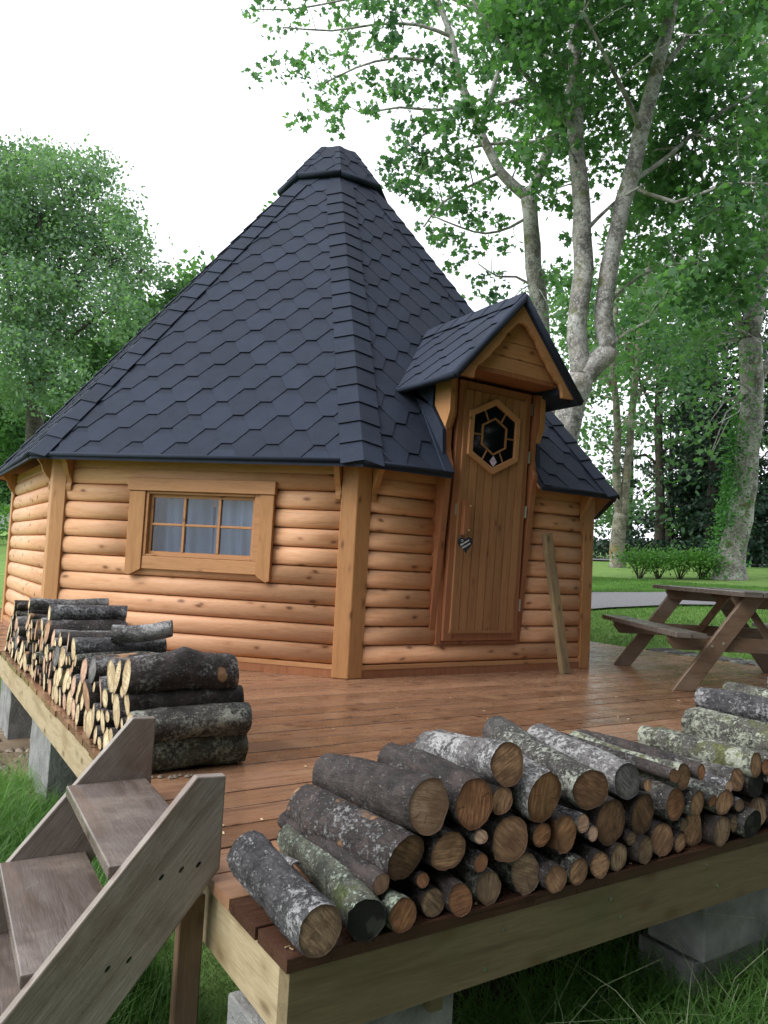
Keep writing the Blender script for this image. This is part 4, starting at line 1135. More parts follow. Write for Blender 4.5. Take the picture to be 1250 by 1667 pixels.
# logs on the ground beyond the right edge of the deck
for i in range(12):
    y = 2.5 + i * .13; rg = random.Random(700 + i)
    make_log((6.16, y, -.06 + rg.uniform(-.01, .01) - .0 * i), (1, rg.uniform(-.04, .04), 0), rg.uniform(0, 6), .42, .058, 700 + i, '', rg.choice(['dark', 'lichen', 'moss']), 'olive', 'log beyond right deck edge under the picnic table, %s from the front' % ordinal(i), 'firewood on the ground beyond the right edge of the deck', fine=False)
for i in range(13):
    y = 2.44 + i * .13; rg = random.Random(740 + i)
    make_log((6.17, y, -.17), (1, rg.uniform(-.04, .04), 0), rg.uniform(0, 6), .42, .058, 740 + i, '', 'dark', 'olive', 'lower log beyond right deck edge, mostly hidden by the deck, %s from front' % ordinal(i), 'firewood on the ground beyond the right edge of the deck', fine=False)

# wood chips and crumbs of bark scattered on the planks
mb = MB(); rg = random.Random(12)
for i in range(230):
    if i < 90: x, y = rg.uniform(2.6, 4.1), 2.66 + abs(rg.gauss(0, .12)) * -1
    elif i < 170: x, y = rg.uniform(0, 2.4), rg.uniform(.01, .06) if rg.random() < .5 else rg.uniform(.45, .75)
    else: x, y = rg.uniform(.3, 5.5), rg.uniform(.5, 2.6)
    a = rg.uniform(0, 6.28); l = rg.uniform(.003, .011); w = l * rg.uniform(.2, .5); c_, s_ = math.cos(a), math.sin(a); h = rg.uniform(.001, .003)
    q = [(x + c_ * u * l - s_ * v * w, y + s_ * u * l + c_ * v * w) for u, v in ((-1, -.6), (1, -1), (.8, 1), (-.9, .8))]
    mb.add([(a_, b_, .0015) for a_, b_ in q] + [(a_, b_, .0015 + h) for a_, b_ in q], [(4, 5, 6, 7), (0, 1, 5, 4), (1, 2, 6, 5), (2, 3, 7, 6), (3, 0, 4, 7)])
mb.put('wood_chips', M['face_pale'], kind='stuff')

# ------------------------------------------------------------------ steps up to the deck
st = empty('deck_steps', (0, .385, 0), R(-2.5), 'open wet grey plank steps leading up to the left edge of the deck', 'steps')
sp_ = [(0, .25), (-.072, .253), (-.860, -.705), (-.590, -.705), (-.001, .032)]
SA = R(-50.5)          # grain runs along the slope: build in a tilted frame and turn it back
Rm = Matrix.Rotation(SA, 4, 'Y'); Ri = Rm.inverted()
sp_t = [((Ri @ Vector((x, 0, z))).x, (Ri @ Vector((x, 0, z))).z) for x, z in sp_]
for y0 in (0.0, .680):
    o = MB().prism(sp_t, y0, y0 + .028, 'y').put('stringer', M['stair'], st, Rm); bevel(o, .004, 2)
for i in range(4):
    x1 = -.018 - .165 * i; z1 = .065 - .2 * i
    o = MB().box(x1 - .235, x1, .0285, .6795, z1 - .030, z1).put('tread', M['tread'], st); bevel(o, .004, 2)
for y0 in (.040, .61):
    o = MB().box(-.078, -.018, y0, y0 + .032, -.74, -.04).put('leg', M['leg'], st); bevel(o, .003)
hole = MB().tube([(0, -.0008, 0), (0, .004, 0)], .0055, 8).me('screw_hole', M['glass_dark'])
for x, z in ((-.14, .035), (-.095, .045), (-.055, .05), (-.245, -.145), (-.20, -.135)):
    put('screw_hole', hole, st, Matrix.Translation((x, 0, z)) @ Matrix.Rotation(R(40), 4, 'Y') @ Matrix.Diagonal((.55, 1, 1.5, 1)))

# ------------------------------------------------------------------ concrete blocks and shim
def block(x0, x1, y0, y1, z0, z1, label, rot=0.0):
    v = MB().box(x0, x1, y0, y1, z0, z1).me('concrete_block', M['concrete'])
    bm = bmesh.new(); bm.from_mesh(v); bmesh.ops.subdivide_edges(bm, edges=bm.edges, cuts=9, use_grid_fill=True)
    for w in bm.verts:
        n_ = noise.noise_vector(w.co * 17); w.co += n_ * .0035
    bm.to_mesh(v); bm.free()
    o = put('concrete_block', v, None, None, label, 'block', 'concrete blocks under the deck'); bevel(o, .004)
block(-.02, .455, .045, .245, -.372, -.178, 'concrete block under the front left corner of the deck')
block(-.03, .460, .03, .25, -.72, -.375, 'lower concrete block under the front left corner, sunk in grass')
block(1.42, 1.92, .055, .255, -.372, -.176, 'upper concrete block under the front beam, right of the picture')
block(1.405, 1.925, .075, .28, -.66, -.376, 'lower concrete block under the front beam, half hidden in grass')
block(3.6, 4.1, .055, .255, -.40, -.176, 'concrete block under the front beam, beyond the right pile')
block(.035, .235, 2.81, 3.41, -.86, -.176, 'tall concrete block under the left beam, nearest the steps')
block(.035, .235, 4.32, 4.85, -.86, -.176, 'tall concrete block under the left beam, at the left picture edge')
tag(MB().box(.365, .400, .02, .10, -.212, -.174).put('wooden_shim', M['beam']), 'small wooden shim between the corner block and the front beam', 'shim')
for i in range(7):
    rg = random.Random(60 + i); c = Vector((.10 + i * .022 + rg.uniform(-.01, .01), 1.27 + rg.uniform(-.02, .02) - i * .004, .006)); r = rg.uniform(.005, .012)
    vs = [c + Vector((u, w, t)) * r for u, w, t in ((1.3, 0, -.4), (.3, .95, -.4), (-.9, .6, -.4), (-.8, -.7, -.4), (.3, -.95, -.4), (.3, .2, .5), (-.3, -.2, .45))]
    o = MB().add(vs, [(0, 1, 5), (1, 2, 6, 5), (2, 3, 6), (3, 4, 6), (4, 0, 5, 6), (4, 3, 2, 1, 0)]).put('pebble', M['stone'])
    tag(o, 'small pebble on the deck beside the near end of the left pile', 'pebble', 'pebbles on the deck by the left pile')

# ------------------------------------------------------------------ plank leaning on the door wall
pa, pb = Vector((3.692, 2.786, 0.0)), Vector((3.568, 2.912, 1.075))
ax = (pb - pa).normalized(); yy = Vector((0, 1, 0)); xx = yy.cross(ax).normalized() ; yy = ax.cross(xx)
pm = Matrix((xx, yy, ax)).transposed().to_4x4(); pm.translation = pa
o = MB().box(-.042, .042, -.022, .022, 0, 1.085).put('leaning_plank', M['prop'], label='weathered plank leaning against the cabin wall right of the door', cat='plank')
o.matrix_world = pm; bevel(o, .004)

# ------------------------------------------------------------------ picnic table
tb = empty('picnic_table', (4.847, 2.135, 0), -.576, 'dark wet wooden picnic table with attached benches on the deck', 'picnic table')
TL, TH, SH, WS, WI, WT = 1.732, .709, .415, .775, .565, .330
nt_ = 5; tw = (2 * WT) / nt_
tpl = MB().prism([(0, 0), (tw - .008, 0), (tw - .008, .030), (tw - .012, .034), (.004, .034), (0, .030)], -TL / 2, TL / 2, 'y').me('tabletop_plank', M['picnic_top'])
for i in range(nt_): put('tabletop_plank', tpl, tb, Matrix.Translation((-WT + i * tw, random.uniform(-.006, .006), TH - .034 + random.uniform(-.001, .001))))
sw = (WS - WI) / 2
spl = MB().prism([(0, 0), (sw - .008, 0), (sw - .008, .030), (sw - .012, .034), (.004, .034), (0, .030)], -TL / 2, TL / 2, 'y').me('seat_plank', M['picnic_top'])
for s in (-1, 1):
    for j in (0, 1): put('seat_plank', spl, tb, Matrix.Translation((s * (WI + sw) - sw + j * sw, 0, SH - .034)))
FY = .658
bolt = MB().tube([(0, 0, 0), (0, -.006, 0)], .011, 8).me('bolt', M['metal'])
for s, yf in ((-1, -FY), (1, FY)):
    # crossed legs of one frame, seat bearer and top bearer; s = side towards the nearer end
    for sx in (-1, 1):
        x0, x1 = sx * .652, sx * .16
        th = math.atan2(TH - .036, abs(x0) - abs(x1)); hw_ = .058 / math.sin(th)
        leg = MB().prism([(x0 - hw_ * sx * -1 - sx * 2 * hw_ * 0, 0), (x0 - sx * 2 * hw_ + hw_ * sx, 0), (x1 - sx * hw_, TH - .036), (x1 + sx * hw_, TH - .036)], yf - .02, yf + .02, 'y')
        o = leg.put('leg', M['picnic'], tb); bevel(o, .003)
        if s < 0:
            for dx in (-.03, .035):
                zz = .33 + dx * .3; xx_ = x0 + (x1 - x0) * zz / TH
                put('bolt', bolt, o, Matrix.Translation((xx_ + dx, yf - .021, zz)))
    yb = yf + (.021 if s < 0 else -.061)
    o = MB().prism([(-WS + .03, SH - .035), (-WS + .03, SH - .075), (-WS + .08, SH - .135), (WS - .08, SH - .135), (WS - .03, SH - .075), (WS - .03, SH - .035)], yb, yb + .04, 'y').put('seat_bearer', M['picnic'], tb); bevel(o, .003)
    yt = yf + (.0215 if s < 0 else -.0615)
    o = MB().prism([(-WT + .03, TH - .035), (-WT + .03, TH - .06), (-WT + .07, TH - .12), (WT - .07, TH - .12), (WT - .03, TH - .06), (WT - .03, TH - .035)], yt, yt + .04, 'y').put('top_bearer', M['picnic'], tb); bevel(o, .003)
for s in (-1, 1):
    MB().tube([(0, s * (FY - .07), .36), (0, s * .12, TH - .05)], .035, 4).put('brace', M['picnic'], tb)
MB().box(-.045, .045, -.3, .3, TH - .070, TH - .0345).put('centre_batten', M['picnic'], tb)

TREES = {
 'twin': (
  [
   [(8.72,7.94,2.15,0.359),(8.74,7.9,2.57,0.338),(8.8,7.81,3.21,0.317),(8.88,7.72,3.74,0.306),(8.96,7.63,4.15,0.285)],
   [(8.96,7.63,4.15,0.254),(8.9,7.64,4.59,0.222),(8.86,7.62,5.12,0.211),(8.86,7.55,5.96,0.211),(8.81,7.54,6.59,0.201),(8.71,7.54,7.43,0.19),(8.57,7.56,8.27,0.18),(8.45,7.55,9.32,0.158),(8.4,7.5,10.38,0.137),(8.25,7.5,11.64,0.095),(8.09,7.51,12.9,0.053)],
   [(8.96,7.63,4.15,0.254),(9.15,7.49,4.37,0.264),(9.33,7.36,4.6,0.243),(9.3,7.36,4.88,0.211),(9.22,7.37,5.35,0.206),(9.24,7.31,5.99,0.201),(9.29,7.22,6.73,0.195),(9.38,7.1,7.48,0.185),(9.51,6.94,8.38,0.169),(9.63,6.8,9.29,0.153),(9.73,6.66,10.14,0.137),(9.81,6.54,11.0,0.116),(9.92,6.38,12.17,0.085),(10.04,6.2,13.44,0.053)],
   [(9.51,6.94,8.38,0.074),(8.74,6.71,8.67,0.05),(8.14,6.59,8.98,0.039),(7.52,6.49,9.35,0.028)],
   [(9.38,7.1,7.48,0.063),(10.19,7.0,8.15,0.054),(11.12,6.81,9.08,0.045),(12.0,6.41,9.82,0.034)],
   [(8.59,7.55,8.27,0.063),(7.73,7.59,8.73,0.051),(6.91,7.61,9.13,0.04),(6.31,7.71,9.75,0.029)],
   [(8.47,7.54,9.32,0.063),(7.75,7.96,9.91,0.048),(7.01,8.41,10.29,0.037),(6.26,8.86,10.67,0.026)],
   [(9.63,6.8,9.29,0.063),(10.05,6.47,10.06,0.053),(10.61,6.04,10.83,0.042),(11.18,5.62,11.4,0.032)],
   [(9.22,7.37,5.35,0.042),(9.99,7.3,6.07,0.033),(10.68,7.06,6.4,0.028),(11.42,6.82,6.52,0.022)],
   [(8.81,7.54,6.59,0.053),(9.21,7.23,7.15,0.032),(9.31,6.68,7.29,0.02)],
   [(8.4,7.5,10.38,0.063),(8.0,7.7,11.2,0.053),(7.47,7.96,12.23,0.042)],
   [(9.38,7.1,7.48,0.053),(9.76,6.41,7.01,0.041),(10.16,5.78,7.2,0.03),(10.55,5.18,7.08,0.02)],
  ],
  [
   (9.41,8.39,11.13,0.82,1),(7.53,7.01,9.52,0.69,1),(8.48,6.98,10.2,0.72,1),(10.65,8.54,12.06,0.86,1),(11.85,8.36,11.73,0.89,0.9),
   (10.33,7.46,10.67,0.8,0.9),(10.9,7.09,10.83,0.86,0.9),(12.6,7.94,12.47,0.96,0.9),(12.11,7.0,11.17,0.83,0.7),(8.89,4.71,8.56,0.61,0.7),
   (6.85,7.06,8.88,0.62,1),(7.11,7.46,9.26,0.64,1),(7.15,8.08,9.92,0.57,0.8),(6.81,7.66,9.43,0.55,0.8),(8.76,7.37,9.49,0.79,1),
   (10.1,8.69,10.29,0.91,1),(12.28,8.37,10.99,0.9,1),(11.53,8.24,10.44,0.87,1),(11.15,6.74,9.78,0.79,0.8),(10.86,6.73,9.43,0.77,0.8),
   (11.71,6.16,9.33,0.66,0.6),(9.94,5.08,8.11,0.57,0.6),(7.64,7.51,8.6,0.71,1),(9.42,9.18,10.09,0.85,1),(9.31,8.63,9.17,0.82,1),
   (9.53,8.68,9.36,0.83,1),(10.83,8.09,9.43,0.84,0.9),(11.47,8.97,9.91,0.9,0.9),(11.13,7.42,8.63,0.87,1),(10.84,7.31,8.79,0.86,1),
   (12.44,6.86,9.29,0.83,0.8),(10.92,6.18,8.27,0.75,0.8),(8.14,8.14,8.04,0.54,0.8),(7.39,7.21,7.62,0.49,0.8),(12.19,8.58,8.82,0.97,1),
   (11.89,8.15,8.48,0.93,1),(12.05,7.23,7.88,0.83,1),(10.37,5.98,6.92,0.71,1),(11.4,5.82,7.32,0.63,0.9),(9.18,4.72,6.38,0.53,0.9),
   (10.68,7.9,7.21,0.7,0.9),(11.19,7.94,7.24,0.72,0.9),(10.19,6.25,6.1,0.72,1),(12.05,7.72,7.11,0.85,1),(10.6,5.58,6.23,0.65,0.9),
   (12.64,6.98,7.03,0.77,0.9),(10.29,6.83,5.68,0.64,0.8),(8.44,5.56,4.87,0.54,0.8),(10.93,6.11,5.82,0.63,0.8),(11.16,6.39,5.72,0.65,0.8),
   (9.04,8.52,7.57,0.46,0.5),(8.32,7.77,7.14,0.42,0.5),(12.08,8.81,8.77,0.65,0.8),(11.25,8.02,8.16,0.6,0.8),(6.63,7.44,9.81,0.58,0.9),
   (6.84,7.24,9.72,0.58,0.9),(11.73,6.27,11.34,0.67,0.6),(9.9,4.99,9.53,0.57,0.6),(8.14,7.87,11.17,0.86,1),(8.16,7.55,11.01,0.84,1),
   (9.52,7.87,12.03,1.03,1),(8.16,6.75,10.19,0.89,1),(9.14,6.28,10.89,0.91,1),(8.1,5.45,9.6,0.81,1),(11.32,6.08,11.3,0.98,0.9),
   (9.74,5.31,10.03,0.87,0.9),(6.19,6.91,9.52,0.64,0.8),(7.82,9.25,11.72,0.81,0.8),(7.74,7.85,11.77,1.17,0.9),(8.87,8.67,13.24,1.29,0.9),
   (10.82,8.05,13.42,1.34,0.9),(9.0,6.58,11.8,1.13,0.9),(8.94,4.83,10.58,0.99,0.9),(9.09,4.75,10.47,0.99,0.9),(6.91,5.94,10.79,1.06,0.7),
   (7.37,6.18,11.21,1.11,0.7),(8.38,5.4,11.39,1.1,0.7),(7.87,5.28,10.9,1.06,0.7),(10.47,8.19,6.22,0.47,0.6),(11.08,8.46,6.57,0.49,0.6),
   (10.56,9.09,8.85,0.5,0.5),(10.03,8.63,8.58,0.48,0.5),(12.07,6.21,8.86,0.56,0.6),(10.9,5.75,8.22,0.52,0.6),(11.47,8.46,5.89,0.43,0.5),
   (11.04,8.03,5.76,0.41,0.5),
  ]),
 'slender': (
  [
   [(10.61,9.71,2.16,0.252),(10.44,9.72,3.41,0.227),(10.23,9.75,4.66,0.202),(10.07,9.78,5.66,0.189),(9.93,9.8,6.53,0.176),(9.8,9.82,7.41,0.17),(9.7,9.83,8.03,0.164),(9.64,9.84,8.38,0.164)],
   [(9.64,9.84,8.38,0.113),(9.41,9.98,8.58,0.113),(9.12,10.14,8.88,0.101),(8.88,10.26,9.31,0.094),(8.71,10.34,9.67,0.088),(8.48,10.44,10.23,0.076),(8.22,10.56,10.84,0.069),(8.06,10.61,11.59,0.063),(7.75,10.75,12.33,0.057),(7.46,10.88,13.07,0.038)],
   [(9.64,9.84,8.38,0.126),(9.74,9.75,8.73,0.113),(9.84,9.65,9.15,0.113),(9.92,9.57,9.5,0.107),(10.03,9.48,9.84,0.101),(9.95,9.48,10.45,0.076),(9.74,9.57,11.06,0.063),(9.58,9.61,11.81,0.05),(9.39,9.65,12.81,0.038)],
   [(8.71,10.34,9.67,0.063),(8.83,10.2,10.5,0.05),(8.98,10.04,11.27,0.038),(9.03,9.95,12.03,0.025)],
   [(9.91,9.57,9.56,0.044),(9.34,9.95,9.5,0.038),(8.81,10.29,9.42,0.031),(8.3,10.64,9.21,0.025),(7.8,11.0,8.8,0.019),(7.42,11.28,8.27,0.015)],
   [(9.94,9.48,10.57,0.044),(9.37,9.86,10.41,0.038),(8.65,10.34,10.11,0.031),(8.04,10.76,9.82,0.025),(7.45,11.19,9.28,0.019)],
   [(8.22,10.56,10.84,0.044),(7.73,10.87,11.06,0.038),(7.09,11.28,11.09,0.028),(6.47,11.69,10.86,0.02),(5.87,12.11,10.44,0.015)],
   [(8.48,10.44,10.23,0.044),(7.91,10.82,10.07,0.031),(7.28,11.23,10.09,0.023),(6.65,11.65,9.92,0.015)],
   [(8.06,10.61,11.59,0.044),(7.46,10.98,11.8,0.033),(6.72,11.46,11.76,0.025),(5.99,11.95,11.59,0.019),(5.14,12.49,11.6,0.014)],
   [(9.7,9.83,8.03,0.038),(9.37,10.07,7.76,0.03),(8.96,10.34,7.61,0.025),(8.53,10.62,7.71,0.019),(7.98,10.95,7.93,0.015)],
   [(7.75,10.75,12.33,0.038),(6.97,11.24,12.53,0.031),(6.15,11.79,12.23,0.023),(5.32,12.35,11.99,0.016),(4.69,12.76,11.95,0.013)],
   [(9.93,9.8,6.53,0.033),(9.56,10.03,6.76,0.025),(9.24,10.23,6.74,0.02),(8.9,10.43,6.97,0.015)],
   [(9.12,10.14,8.88,0.038),(8.67,10.45,8.6,0.03),(8.17,10.81,8.19,0.023),(7.89,11.03,7.67,0.016)],
  ],
  [
   (4.95,13.61,12.59,0.21,0.45),(4.7,12.16,11.78,0.3,0.5),(5.53,13.57,12.33,0.35,0.45),(4.81,10.64,10.64,0.36,0.5),(6.24,12.35,12.34,0.44,0.55),
   (6.31,11.03,11.63,0.44,0.6),(6.82,10.7,11.6,0.46,0.6),(8.12,11.52,12.7,0.53,0.7),(4.4,10.93,9.79,0.2,0.35),(4.69,12.35,10.32,0.17,0.4),
   (4.95,11.07,10.07,0.28,0.4),(5.46,11.11,10.49,0.33,0.45),(6.68,12.26,11.73,0.45,0.6),(6.44,10.69,10.68,0.43,0.65),(7.56,11.56,11.64,0.39,0.5),
   (6.63,9.0,9.69,0.37,0.6),(9.08,11.43,12.51,0.55,0.7),(5.83,13.43,11.26,0.3,0.4),(5.97,12.2,10.69,0.33,0.45),(5.66,10.42,9.59,0.32,0.5),
   (6.85,11.55,10.54,0.35,0.5),(5.21,10.72,9.1,0.18,0.4),(5.78,11.12,9.37,0.19,0.4),(4.73,10.42,8.42,0.13,0.35),(5.29,10.21,8.46,0.11,0.35),
   (5.92,10.13,8.96,0.22,0.4),(6.45,9.86,9.44,0.43,0.7),(8.17,11.45,10.88,0.5,0.7),(7.41,9.47,9.81,0.41,0.7),(9.1,10.76,11.31,0.59,0.8),
   (6.49,9.16,8.37,0.43,0.8),(6.99,9.04,8.61,0.41,0.8),(7.41,8.78,8.64,0.44,0.8),(9.85,10.77,10.78,0.57,0.8),(7.65,11.77,9.89,0.34,0.6),
   (6.1,9.5,7.82,0.34,0.75),(8.25,11.9,9.54,0.48,0.85),(7.31,9.59,8.16,0.46,0.9),(7.82,9.42,8.26,0.39,0.7),(7.19,11.19,8.42,0.27,0.7),
   (6.84,9.86,7.53,0.34,0.85),(8.81,11.79,8.76,0.49,0.85),(7.96,9.82,7.62,0.4,0.8),(8.85,10.07,8.25,0.37,0.6),(7.87,10.77,7.51,0.3,0.7),
   (7.63,9.72,6.89,0.3,0.8),(8.93,10.79,7.36,0.26,0.6),(9.51,11.45,8.29,0.33,0.6),(9.15,10.02,7.81,0.32,0.45),(7.91,8.72,6.52,0.2,0.4),
   (9.96,10.42,7.65,0.21,0.35),(8.54,10.78,6.99,0.23,0.8),(8.6,10.03,6.4,0.32,0.8),(9.4,10.21,6.52,0.28,0.7),(8.3,9.29,5.87,0.18,0.6),
   (8.67,9.01,8.62,0.35,0.6),(9.78,9.22,8.46,0.32,0.5),(8.88,8.03,6.56,0.28,0.5),(10.11,9.45,6.73,0.35,0.55),(8.51,8.83,5.57,0.18,0.5),
   (9.33,8.62,5.47,0.29,0.6),(6.99,12.29,13.22,0.53,0.6),(7.5,10.68,12.55,0.62,0.7),(4.92,10.95,11.43,0.46,0.5),(8.78,10.3,12.93,0.64,0.7),
   (10.13,10.76,12.16,0.55,0.8),(9.73,10.78,9.9,0.35,0.6),
  ]),
 'ivy': (
  [
   [(14.15,8.13,0.77,0.468),(14.16,8.09,1.17,0.351),(14.2,8.02,1.75,0.325),(14.26,7.93,2.41,0.312),(14.29,7.86,3.06,0.299),(14.29,7.8,3.71,0.293),(14.28,7.76,4.36,0.286),(14.24,7.73,5.01,0.286),(14.17,7.73,5.66,0.286),(14.14,7.73,5.92,0.286)],
   [(14.14,7.73,5.92,0.169),(13.94,7.84,6.17,0.117),(13.82,7.88,6.55,0.104),(13.71,7.92,7.06,0.098),(13.56,7.97,7.57,0.091),(13.44,8.02,7.96,0.078),(13.26,8.09,8.6,0.059),(12.98,8.21,9.36,0.039)],
   [(14.14,7.73,5.92,0.26),(14.21,7.63,6.57,0.221),(14.24,7.56,7.23,0.208),(14.25,7.49,8.01,0.182),(14.23,7.45,8.79,0.156),(14.12,7.43,9.82,0.13),(14.04,7.38,11.12,0.091),(13.83,7.42,12.41,0.065)],
   [(14.26,7.74,4.75,0.13),(14.45,7.58,5.29,0.117),(14.72,7.34,6.08,0.104),(14.91,7.14,7.01,0.091),(15.04,6.97,8.19,0.065)],
   [(13.56,7.97,7.57,0.052),(13.67,7.85,8.23,0.039),(13.54,7.86,9.14,0.033)],
   [(14.24,7.56,7.23,0.065),(13.92,7.72,7.86,0.052),(13.69,7.8,8.62,0.039),(13.5,7.85,9.65,0.026)],
  ],
  [
   (15.23,8.34,7.25,0.56,0.6),(14.37,7.9,6.89,0.53,0.6),(13.64,8.13,6.22,0.59,0.8),(11.98,7.14,5.53,0.52,0.8),(12.49,7.77,6.75,0.62,0.8),
   (12.63,7.74,6.79,0.62,0.8),(13.32,7.12,7.62,0.62,0.8),(15.45,8.09,8.23,0.7,0.8),(13.16,7.91,8.03,0.64,0.8),(13.57,8.04,8.04,0.65,0.8),
   (14.1,8.89,6.18,0.55,0.7),(12.35,7.67,5.42,0.49,0.7),(12.24,7.26,4.78,0.41,0.7),(14.89,8.79,5.74,0.49,0.7),(12.44,7.46,4.39,0.36,0.7),
   (14.57,8.85,4.98,0.42,0.7),(13.51,6.92,5.46,0.49,0.6),(16.05,8.57,6.49,0.58,0.6),(13.06,7.5,8.85,0.75,0.8),(12.56,6.99,8.32,0.72,0.8),
   (12.44,6.24,8.88,0.68,0.8),(13.41,6.99,9.42,0.74,0.8),(12.25,7.33,9.22,0.72,0.7),(12.08,7.49,9.38,0.73,0.7),(12.64,6.69,10.03,0.83,0.7),
   (14.89,8.38,11.79,0.99,0.7),(12.52,7.83,11.33,0.76,0.6),(11.39,6.95,10.34,0.69,0.6),(14.56,9.65,5.68,0.51,0.5),(14.27,9.54,5.77,0.5,0.5),
   (12.51,7.61,3.76,0.27,0.6),(12.77,7.73,3.78,0.27,0.6),(13.07,7.87,3.3,0.2,0.5),(15.42,9.44,3.69,0.23,0.5),(15.5,8.23,5.03,0.42,0.6),
   (14.44,7.72,4.76,0.39,0.6),(16.36,8.77,4.09,0.32,0.5),(14.3,7.52,3.77,0.28,0.5),(12.93,6.66,11.12,0.72,0.6),(15.05,8.13,13.17,0.84,0.6),
  ]),
 'mossy': (
  [
   [(16.2,12.76,0.83,0.273),(16.18,12.76,1.12,0.213),(16.16,12.72,1.72,0.205),(16.17,12.67,2.23,0.196),(16.19,12.65,2.44,0.205)],
   [(16.17,12.67,2.23,0.119),(16.03,12.69,3.08,0.119),(15.94,12.69,3.93,0.111),(15.9,12.65,4.78,0.102),(15.79,12.65,5.63,0.094),(15.66,12.67,6.47,0.085),(15.61,12.62,7.5,0.068),(15.59,12.54,8.69,0.051)],
   [(16.2,12.65,2.32,0.154),(16.22,12.57,3.09,0.119),(16.21,12.51,3.94,0.111),(16.21,12.44,4.8,0.102),(16.19,12.39,5.65,0.094),(16.21,12.31,6.51,0.085),(16.18,12.25,7.53,0.068),(16.23,12.12,8.73,0.051),(16.28,12.0,9.93,0.034)],
   [(16.2,12.4,5.48,0.051),(16.43,12.19,6.18,0.043),(16.75,11.94,6.71,0.034),(17.08,11.7,7.08,0.026)],
   [(15.8,12.64,5.63,0.051),(15.49,12.79,6.29,0.041),(15.11,13.01,6.61,0.034),(14.69,13.3,6.41,0.026)],
   [(16.21,12.31,6.51,0.051),(15.92,12.44,7.17,0.041),(15.72,12.52,7.85,0.034)],
   [(16.22,12.54,3.43,0.034),(15.88,12.71,4.1,0.027),(15.5,12.94,4.41,0.02)],
  ],
  [
   (15.23,13.09,7.35,0.69,0.6),(15.13,12.83,7.28,0.68,0.6),(13.76,11.22,6.08,0.69,0.7),(17.07,14.05,7.2,0.84,0.7),(15.24,11.26,6.66,0.72,0.7),
   (14.8,10.94,6.46,0.7,0.7),(16.45,11.29,6.55,0.66,0.6),(18.8,13.22,7.21,0.75,0.6),(15.31,10.44,5.48,0.54,0.5),(16.73,11.45,5.86,0.58,0.5),
   (16.05,11.99,5.71,0.64,0.5),(15.35,11.42,5.45,0.61,0.5),(15.21,12.55,5.8,0.59,0.55),(16.77,13.96,6.26,0.64,0.55),(16.58,14.64,6.36,0.56,0.6),
   (14.6,12.72,5.58,0.5,0.6),(14.44,12.95,5.24,0.42,0.6),(16.35,14.83,5.69,0.47,0.6),(15.13,12.82,4.77,0.47,0.5),(15.11,12.87,4.91,0.47,0.5),
   (15.87,12.57,4.87,0.44,0.45),(17.44,13.95,5.08,0.48,0.45),(16.22,11.98,4.87,0.44,0.4),(14.54,10.66,4.52,0.39,0.4),(14.92,12.89,4.27,0.37,0.4),
   (15.25,13.05,4.26,0.37,0.4),(13.93,11.45,7.12,0.62,0.6),(16.75,13.7,8.59,0.73,0.6),(15.76,11.53,7.79,0.82,0.8),(16.81,12.17,8.26,0.87,0.8),
   (15.53,10.17,6.89,0.69,0.8),(17.54,11.98,7.57,0.79,0.8),(18.98,13.26,9.54,0.95,0.8),(15.22,10.24,7.73,0.76,0.8),(14.87,11.46,8.03,0.64,0.7),
   (17.61,13.73,9.51,0.75,0.7),(13.92,12.25,6.17,0.35,0.6),(13.54,11.88,5.87,0.34,0.6),(14.71,12.04,3.65,0.29,0.35),(14.17,11.64,3.46,0.28,0.35),
  ]),
 'back_a': (
  [
   [(22.24,15.95,1.74,0.219),(22.19,15.92,2.5,0.176),(22.05,15.87,4.25,0.154),(21.88,15.85,6.0,0.143),(21.77,15.78,7.75,0.132),(21.74,15.66,9.51,0.11),(21.7,15.53,11.48,0.077),(21.65,15.44,13.02,0.044)],
   [(21.81,15.79,7.31,0.066),(22.12,15.51,8.21,0.053),(22.33,15.31,9.1,0.044)],
   [(21.86,15.82,6.44,0.066),(21.37,16.08,7.29,0.053),(21.02,16.23,8.14,0.044)],
   [(22.02,15.86,4.69,0.053),(21.54,16.13,5.1,0.044),(21.28,16.32,4.97,0.033)],
   [(21.98,15.85,5.13,0.048),(22.43,15.53,5.59,0.04),(22.76,15.27,6.05,0.033)],
   [(21.79,15.71,8.41,0.066),(21.39,15.9,9.27,0.044),(21.12,15.99,10.35,0.035)],
  ],
  [
   (22.01,16.28,7.7,0.9,0.5),(21.7,15.76,7.65,0.88,0.5),(20.86,14.53,8.69,0.93,0.6),(21.76,15.66,9.21,0.99,0.6),(21.14,15.82,9.0,0.87,0.5),
   (21.58,16.15,9.19,0.89,0.5),(20.44,13.86,6.38,0.7,0.45),(20.49,13.94,6.53,0.7,0.45),(21.46,16.04,6.18,0.66,0.4),(19.76,14.72,5.83,0.61,0.4),
   (20.97,14.58,5.14,0.62,0.45),(21.27,14.59,5.4,0.62,0.45),(22.98,17.23,4.8,0.61,0.4),(23.18,17.26,5.06,0.61,0.4),(24.29,16.74,4.45,0.66,0.5),
   (20.68,14.06,4.12,0.56,0.5),(22.05,16.07,11.0,1.01,0.7),(20.44,14.77,10.07,0.94,0.7),(22.57,16.21,3.12,0.58,0.5),(24.18,17.49,3.52,0.62,0.5),
   (21.44,14.85,2.68,0.52,0.6),(23.77,16.31,2.98,0.57,0.6),(18.12,15.96,9.85,1.03,0.8),(19.38,16.98,10.79,1.09,0.8),(20.7,16.62,9.62,1.11,0.8),
   (20.99,16.73,9.7,1.12,0.8),(20.07,16.62,7.73,0.87,0.7),(18.42,15.24,7.27,0.8,0.7),(21.0,18.51,9.47,1.06,0.8),(20.32,18.36,9.45,1.04,0.8),
